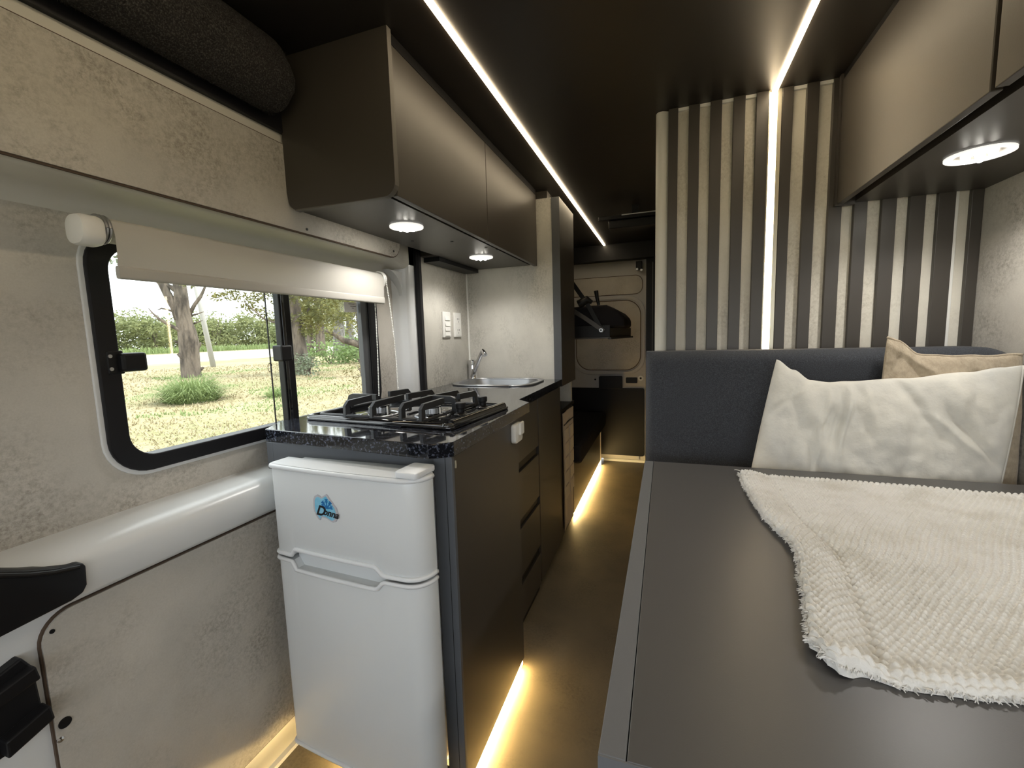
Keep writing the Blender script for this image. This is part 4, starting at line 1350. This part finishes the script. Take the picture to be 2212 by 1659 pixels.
rnd = random.Random(3)
gd, gg = MB(), MB()
for i in range(38000):
    r = 3.2 + 23 * rnd.random() ** 1.2
    a = rnd.uniform(math.radians(18), math.radians(62))
    x, y = -r * math.cos(a), r * math.sin(a)
    green = noise.noise(Vector((x * 0.5, y * 0.5, 3))) > 0.18
    blade(gg if green else gd, (x, y, gz(x, y) - 0.01), rnd.uniform(.03, .085), rnd.uniform(.03, .10), 0.006 + 0.0006 * r, rnd)
obj('dry_grass', gd, 'blade_dry', label='short dry yellow grass on the ground outside the window', cat='grass', kind='stuff')
obj('green_grass', gg, 'blade_green', label='patches of short green grass on the ground outside the window', cat='grass', kind='stuff')


def tuft(name, c, rad, h, nb_, m, label, cat, seed, wd=0.02):
    rnd = random.Random(seed)
    mb = MB()
    for i in range(nb_):
        a, r = rnd.uniform(0, 2 * PI), rad * 0.6 * math.sqrt(rnd.random())
        x, y = c[0] + r * math.cos(a), c[1] + r * math.sin(a)
        hh = h * rnd.uniform(0.35, 1.05) * (1 - 1.7 * (r / rad) ** 2)
        d = Vector((math.cos(a), math.sin(a), 0)) * rnd.uniform(0.2, 1.0) * rad * 0.8 + Vector((rnd.uniform(-.2, .2), rnd.uniform(-.2, .2), 0))
        p = Vector((x, y, gz(x, y) - 0.03))
        d *= 0.9
        s_ = Vector((-d.y, d.x, 0)).normalized() * wd
        m1 = p + Vector((0, 0, hh * 0.75)) + d * 0.35
        m2 = p + Vector((0, 0, hh)) + d * 0.75
        t = p + Vector((0, 0, hh * rnd.uniform(.6, .95))) + d * 1.15
        mb.add([p - s_, p + s_, m1 + s_ * .8, m1 - s_ * .8, m2 + s_ * .5, m2 - s_ * .5, t], [(0, 1, 2, 3), (3, 2, 4, 5), (5, 4, 6)])
    e = empty(name, (c[0], c[1], gz(*c)), label, cat)
    obj('blades', mb, m, e, kind='stuff')
    return e


tuft('grass_clump', (-10.6, 7.15), 0.85, 0.72, 1100, 'blade_green', 'big green clump of long grass in front of the bare tree', 'grass clump', 4, 0.010)
tuft('grass_clump', (-9.2, 8.25), 0.4, 0.3, 120, 'blade_green', 'small tuft of green grass beside the window divider', 'grass clump', 6, 0.012)


def leaves(mb, c, rad, n_, size, rnd, flat=1.0):
    c = Vector(c)
    for i in range(n_):
        d = Vector((rnd.gauss(0, 1), rnd.gauss(0, 1), rnd.gauss(0, 1))).normalized()
        p = c + Vector((d.x * rad[0], d.y * rad[1], d.z * rad[2])) * rnd.random() ** 0.45
        u = Vector((rnd.gauss(0, 1), rnd.gauss(0, 1), rnd.gauss(0, .6))).normalized()
        v = u.orthogonal().normalized()
        s_ = size * rnd.uniform(.5, 1.2)
        mb.add([p - u * s_, p - v * s_ * .45, p + u * s_, p + v * s_ * .45], [(0, 1, 2, 3)])


# bare dead tree
TB = Vector((-16.54, 11.25, 0.0))
TR_ = Vector((.562, .826, 0))
TF = Vector((-.826, .562, 0))


def tp(px, py, dep=0.0, base=TB):
    return base + TR_ * (px - 415) * .0141 + Vector((0, 0, (815 - py) * .0172)) + TF * dep


bt = empty('bare_tree', TB, 'thick bare brown tree trunk with dead branch stubs outside the window', 'tree')
tr_pts = [(414, 826, 29), (414, 812, 26), (414, 790, 25), (415, 760, 25), (416, 738, 26), (415, 720, 24), (412, 700, 21), (409, 680, 21), (409, 660, 20), (411, 635, 17), (409, 600, 16), (406, 560, 15), (404, 500, 13)]
obj('trunk', MB().tube([tp(a, b) for a, b, r in tr_pts], [r * .0124 for a, b, r in tr_pts], 16), 'bark', bt, smooth='all')
brs = [[(402, 690, 12), (395, 665, 10), (386, 645, 10), (374, 615, 9), (358, 596, 9), (342, 576, 8), (320, 540, 7)],
       [(424, 680, 5), (438, 658, 4.5), (452, 642, 4), (462, 624, 3), (468, 610, 1.5), (468, 596, .8)],
       [(414, 723, 6), (400, 713, 5), (380, 702, 4), (362, 690, 3), (350, 678, 2), (343, 668, .8)],
       [(396, 677, 3), (380, 670, 2.2), (368, 668, 1.8), (360, 672, .8)],
       [(426, 683, 3), (440, 679, 2), (455, 674, .8)],
       [(426, 701, 3), (438, 697, 2), (450, 693, .8)],
       [(406, 634, 7), (392, 624, 6), (378, 616, 4), (368, 612, 2)],
       [(420, 612, 4), (428, 604, 3.5), (440, 602, 3), (450, 606, 2)],
       [(432, 752, 6), (438, 745, 4), (442, 740, 1.5)],
       [(398, 742, 5), (390, 737, 3), (385, 735, 1)],
       [(408, 776, 7), (398, 770, 5), (391, 762, 4)],
       [(430, 800, 6), (438, 796, 4), (443, 794, 1)]]
for i, b in enumerate(brs):
    dep = -0.15 if i in (2, 10) else 0.0
    obj('branch', MB().tube([tp(px, py, dep - 0.02 * k * (1 if i % 2 else -1)) for k, (px, py, r) in enumerate(b)], [max(.008, r * .0141) for px, py, r in b], 8), 'bark', bt, smooth='all')
up_l = MB()
rnd = random.Random(8)
for (px, py) in ((250, 560), (300, 520), (400, 480), (460, 540), (350, 500)):
    leaves(up_l, tp(px, py), (1.2, 1.2, .7), 160, .12, rnd)
obj('sparse_leaves', up_l, 'leaf_silver', bt, kind='stuff')

# utility pole
po = Vector((-20.8, 15.23, 0.06))
pe = empty('utility_pole', po, 'slim pale leaning pole beside the bare tree', 'pole')
obj('shaft', MB().tube([po + Vector((0, 0, -.1)), po + Vector((-.17, -.25, 3.2)), po + Vector((-.40, -.60, 7.2))], [.12, .105, .09], 12), 'pole', pe, smooth='all')
obj('cap', MB().tube([po + Vector((-.40, -.60, 7.2)), po + Vector((-.41, -.61, 7.35))], [.10, .08], 10), 'pole', pe)


def leafy_tree(name, base, trunk, branches, blobs, m_bark, m_leaf, label, seed, lsize, group=None, cat='tree'):
    rnd = random.Random(seed)
    e = empty(name, base, label, cat, group)
    b = Vector(base)
    obj('trunk', MB().tube([b + Vector(p[:3]) for p in trunk], [p[3] for p in trunk], 12), m_bark, e, smooth='all')
    for br in branches:
        obj('branch', MB().tube([b + Vector(p[:3]) for p in br], [p[3] for p in br], 7), m_bark, e, smooth='all')
    mb = MB()
    for (c, rad, n_) in blobs:
        leaves(mb, b + Vector(c), rad, n_, lsize, rnd)
    obj('foliage', mb, m_leaf, e, kind='stuff')
    return e


def rel(px, py, bx_, by_, s_, dep=0.0, dirv=(-.71, .704)):
    f_ = Vector((dirv[0], dirv[1], 0))
    r_ = Vector((dirv[1], -dirv[0], 0))
    p = r_ * (px - bx_) * s_ * .81 + Vector((0, 0, (by_ - py) * s_ * .90)) + f_ * dep
    return tuple(p)


B1 = (-12.99, 12.89, -0.03)
s1 = .0195
tk = [(*rel(652, 815, 652, 808, s1), .33), (*rel(652, 790, 652, 808, s1), .29), (*rel(650, 740, 652, 808, s1), .27), (*rel(647, 690, 652, 808, s1), .25), (*rel(645, 630, 652, 808, s1), .22), (*rel(640, 560, 652, 808, s1), .18), (*rel(640, 470, 652, 808, s1), .1)]
br1 = [[(*rel(648, 720, 652, 808, s1), .08), (*rel(665, 690, 652, 808, s1), .06), (*rel(680, 665, 652, 808, s1), .03)],
       [(*rel(645, 690, 652, 808, s1), .09), (*rel(615, 700, 652, 808, s1, -.3), .05), (*rel(585, 690, 652, 808, s1, -.5), .03), (*rel(550, 655, 652, 808, s1, -.6), .015)],
       [(*rel(645, 640, 652, 808, s1), .10), (*rel(610, 625, 652, 808, s1, -.3), .06), (*rel(560, 630, 652, 808, s1, -.5), .035), (*rel(500, 615, 652, 808, s1, -.7), .015)],
       [(*rel(645, 650, 652, 808, s1), .10), (*rel(690, 620, 652, 808, s1), .07), (*rel(740, 610, 652, 808, s1), .03)]]
bl1 = []
for (px, py, r, n_) in ((660, 620, 1.0, 520), (700, 640, 1.0, 560), (745, 650, .9, 500), (780, 640, .9, 420), (640, 590, 1.2, 420), (720, 580, 1.4, 600), (780, 590, 1.2, 400),
                        (668, 690, .55, 260), (700, 690, .6, 260), (675, 715, .45, 180), (740, 690, .5, 130), (630, 650, .5, 170), (610, 600, .9, 300),
                        (575, 615, .65, 150), (545, 610, .55, 120), (515, 615, .45, 90), (490, 605, .4, 70), (525, 640, .38, 70), (498, 645, .3, 50), (560, 650, .45, 90), (590, 640, .5, 120), (575, 675, .38, 70), (595, 690, .35, 60), (550, 668, .3, 40),
                        (530, 560, 1.2, 200), (460, 605, .35, 50), (445, 620, .3, 40), (620, 540, 1.4, 300)):
    bl1.append((rel(px, py, 652, 808, s1, -.2), (r, r, r * .6), int(n_ * 1.5)))
leafy_tree('olive_tree', B1, tk, br1, bl1, 'bark', 'leaf_olive', 'olive-green tree with dark trunk seen through the right window pane', 21, .068)
# pale trunks further back
for i, (base, px0, py0, s_, rad, h, lab, mk) in enumerate((
        ((-25.3, 29.3, .2), 725, 762, .0407, .46, 260, 'broad grey tree trunk in the grove at the right pane centre', 'bark_grey'),
        ((-26.0, 31.5, .2), 748, 762, .042, .32, 250, 'slimmer grey trunk in the grove just right of the broad grey one', 'bark_grey'),
        ((-22.6, 24.3, .18), 685, 768, .0362, .30, 220, 'dark brown trunk in the grove left of the grey trunks', 'bark'),
        ((-23.6, 24.4, .18), 667, 768, .0362, .22, 220, 'thin brown trunk in the grove next to the olive tree', 'bark'))):
    t_ = [(*rel(px0, py0 + 4, px0, py0, s_), rad * 1.25), (*rel(px0, py0 - 30, px0, py0, s_), rad), (*rel(px0 + 1, py0 - 90, px0, py0, s_), rad * .9), (*rel(px0 - 3, py0 - h, px0, py0, s_), rad * .5)]
    bl = [(rel(px0 + dx, py0 - dy, px0, py0, s_), (1.6, 1.6, 1.1), 260) for dx, dy in ((0, 110), (22, 95), (-18, 130), (10, 160), (-25, 100))]
    leafy_tree('grove_tree', base, t_, [[(*rel(px0, py0 - 70, px0, py0, s_), .12), (*rel(px0 + 25, py0 - 95, px0, py0, s_), .05)]], bl, mk, 'leaf_olive', lab, 40 + i, .16)
# leaning branch tree at the right edge
B3 = (-9.8, 12.6, -.1)
s3 = .0168
leafy_tree('leaning_tree', B3, [(*rel(790, 815, 790, 808, s3), .22), (*rel(788, 740, 790, 808, s3), .19), (*rel(783, 650, 790, 808, s3), .15), (*rel(775, 560, 790, 808, s3), .1)],
           [[(*rel(788, 738, 790, 808, s3), .13), (*rel(765, 728, 790, 808, s3), .12), (*rel(740, 722, 790, 808, s3), .10), (*rel(720, 708, 790, 808, s3), .07), (*rel(700, 698, 790, 808, s3), .04)]],
           [(rel(770, 690, 790, 808, s3), (.6, .6, .4), 160), (rel(780, 620, 790, 808, s3), (.9, .9, .6), 300), (rel(740, 640, 790, 808, s3), (.7, .7, .5), 240), (rel(715, 700, 790, 808, s3), (.35, .35, .25), 70)],
           'bark', 'leaf_olive', 'leaning tree with a low crooked branch by the right window jamb', 51, .06)


def shrub(name, base, h, wd, n_, m, label, seed, lsize, group=None, cat='shrub'):
    rnd = random.Random(seed)
    b = Vector(base)
    e = empty(name, base, label, cat, group)
    mb = MB()
    for k in range(9):
        c = b + Vector((rnd.uniform(-.35, .35) * wd, rnd.uniform(-.35, .35) * wd, h * rnd.uniform(.10, .78)))
        r = wd * rnd.uniform(.22, .38)
        leaves(mb, c, (r, r, r * .75), n_ // 9, lsize, rnd)
    obj('foliage', mb, m, e, kind='stuff')
    st_ = MB()
    for k in range(5):
        a = rnd.uniform(0, 2 * PI)
        st_.tube([b + Vector((0, 0, -.05)), b + Vector((math.cos(a) * wd * .12, math.sin(a) * wd * .12, h * .4)), b + Vector((math.cos(a) * wd * .25, math.sin(a) * wd * .25, h * .75))],
                 [.012 * h + .01, .008 * h + .008, .004 * h + .003], 5)
    obj('stems', st_, 'bark', e)
    return e


for k in range(26):
    t = (k // 2 + 0.5 * (k % 2)) / 12.5
    rr_ = random.Random(100 + k)
    x = -64 - 4 * (k % 2) + rr_.uniform(-1.5, 1.5)
    y = 14 + 62 * t + rr_.uniform(-1, 1)
    shrub('hedge_shrub', (x, y, gz(x, y)), rr_.uniform(4.2, 6.4), rr_.uniform(6, 7.5), 2200, 'leaf_hedge', 'green bushy shrub in the hedge beyond the pale road', 200 + k, .26, 'shrubs in the far hedge')
vg = MB()
rnd = random.Random(77)
for i in range(5000):
    t = rnd.random()
    x, y = -56 + rnd.uniform(-3.5, 2.5), 10 + 70 * t
    blade(vg, (x, y, gz(x, y)), rnd.uniform(.4, 1.0), rnd.uniform(.1, .4), .06, rnd)
obj('tall_grass', vg, 'blade_green', label='band of tall yellow-green grass along the far side of the road', cat='grass', kind='stuff')
shrub('silver_bush', (-12.3, 12.5, gz(-12.3, 12.5)), .95, 1.2, 700, 'leaf_silver', 'grey-green bush at the foot of the olive tree', 301, .06)
shrub('green_bush', (-15.6, 17.3, gz(-15.6, 17.3)), .9, 2.6, 1000, 'leaf_fresh', 'low bright green bush behind the olive tree', 302, .10)
shrub('green_bush', (-14.0, 17.6, gz(-14.0, 17.6)), 1.2, 2.6, 1000, 'leaf_fresh', 'low bright green bush nearest the right window jamb', 303, .10)
shrub('twiggy_bush', (-7.2, 9.3, gz(-7.2, 9.3)), .95, 1.1, 320, 'leaf_brown', 'sparse brownish twiggy bush low in the right pane', 304, .04)
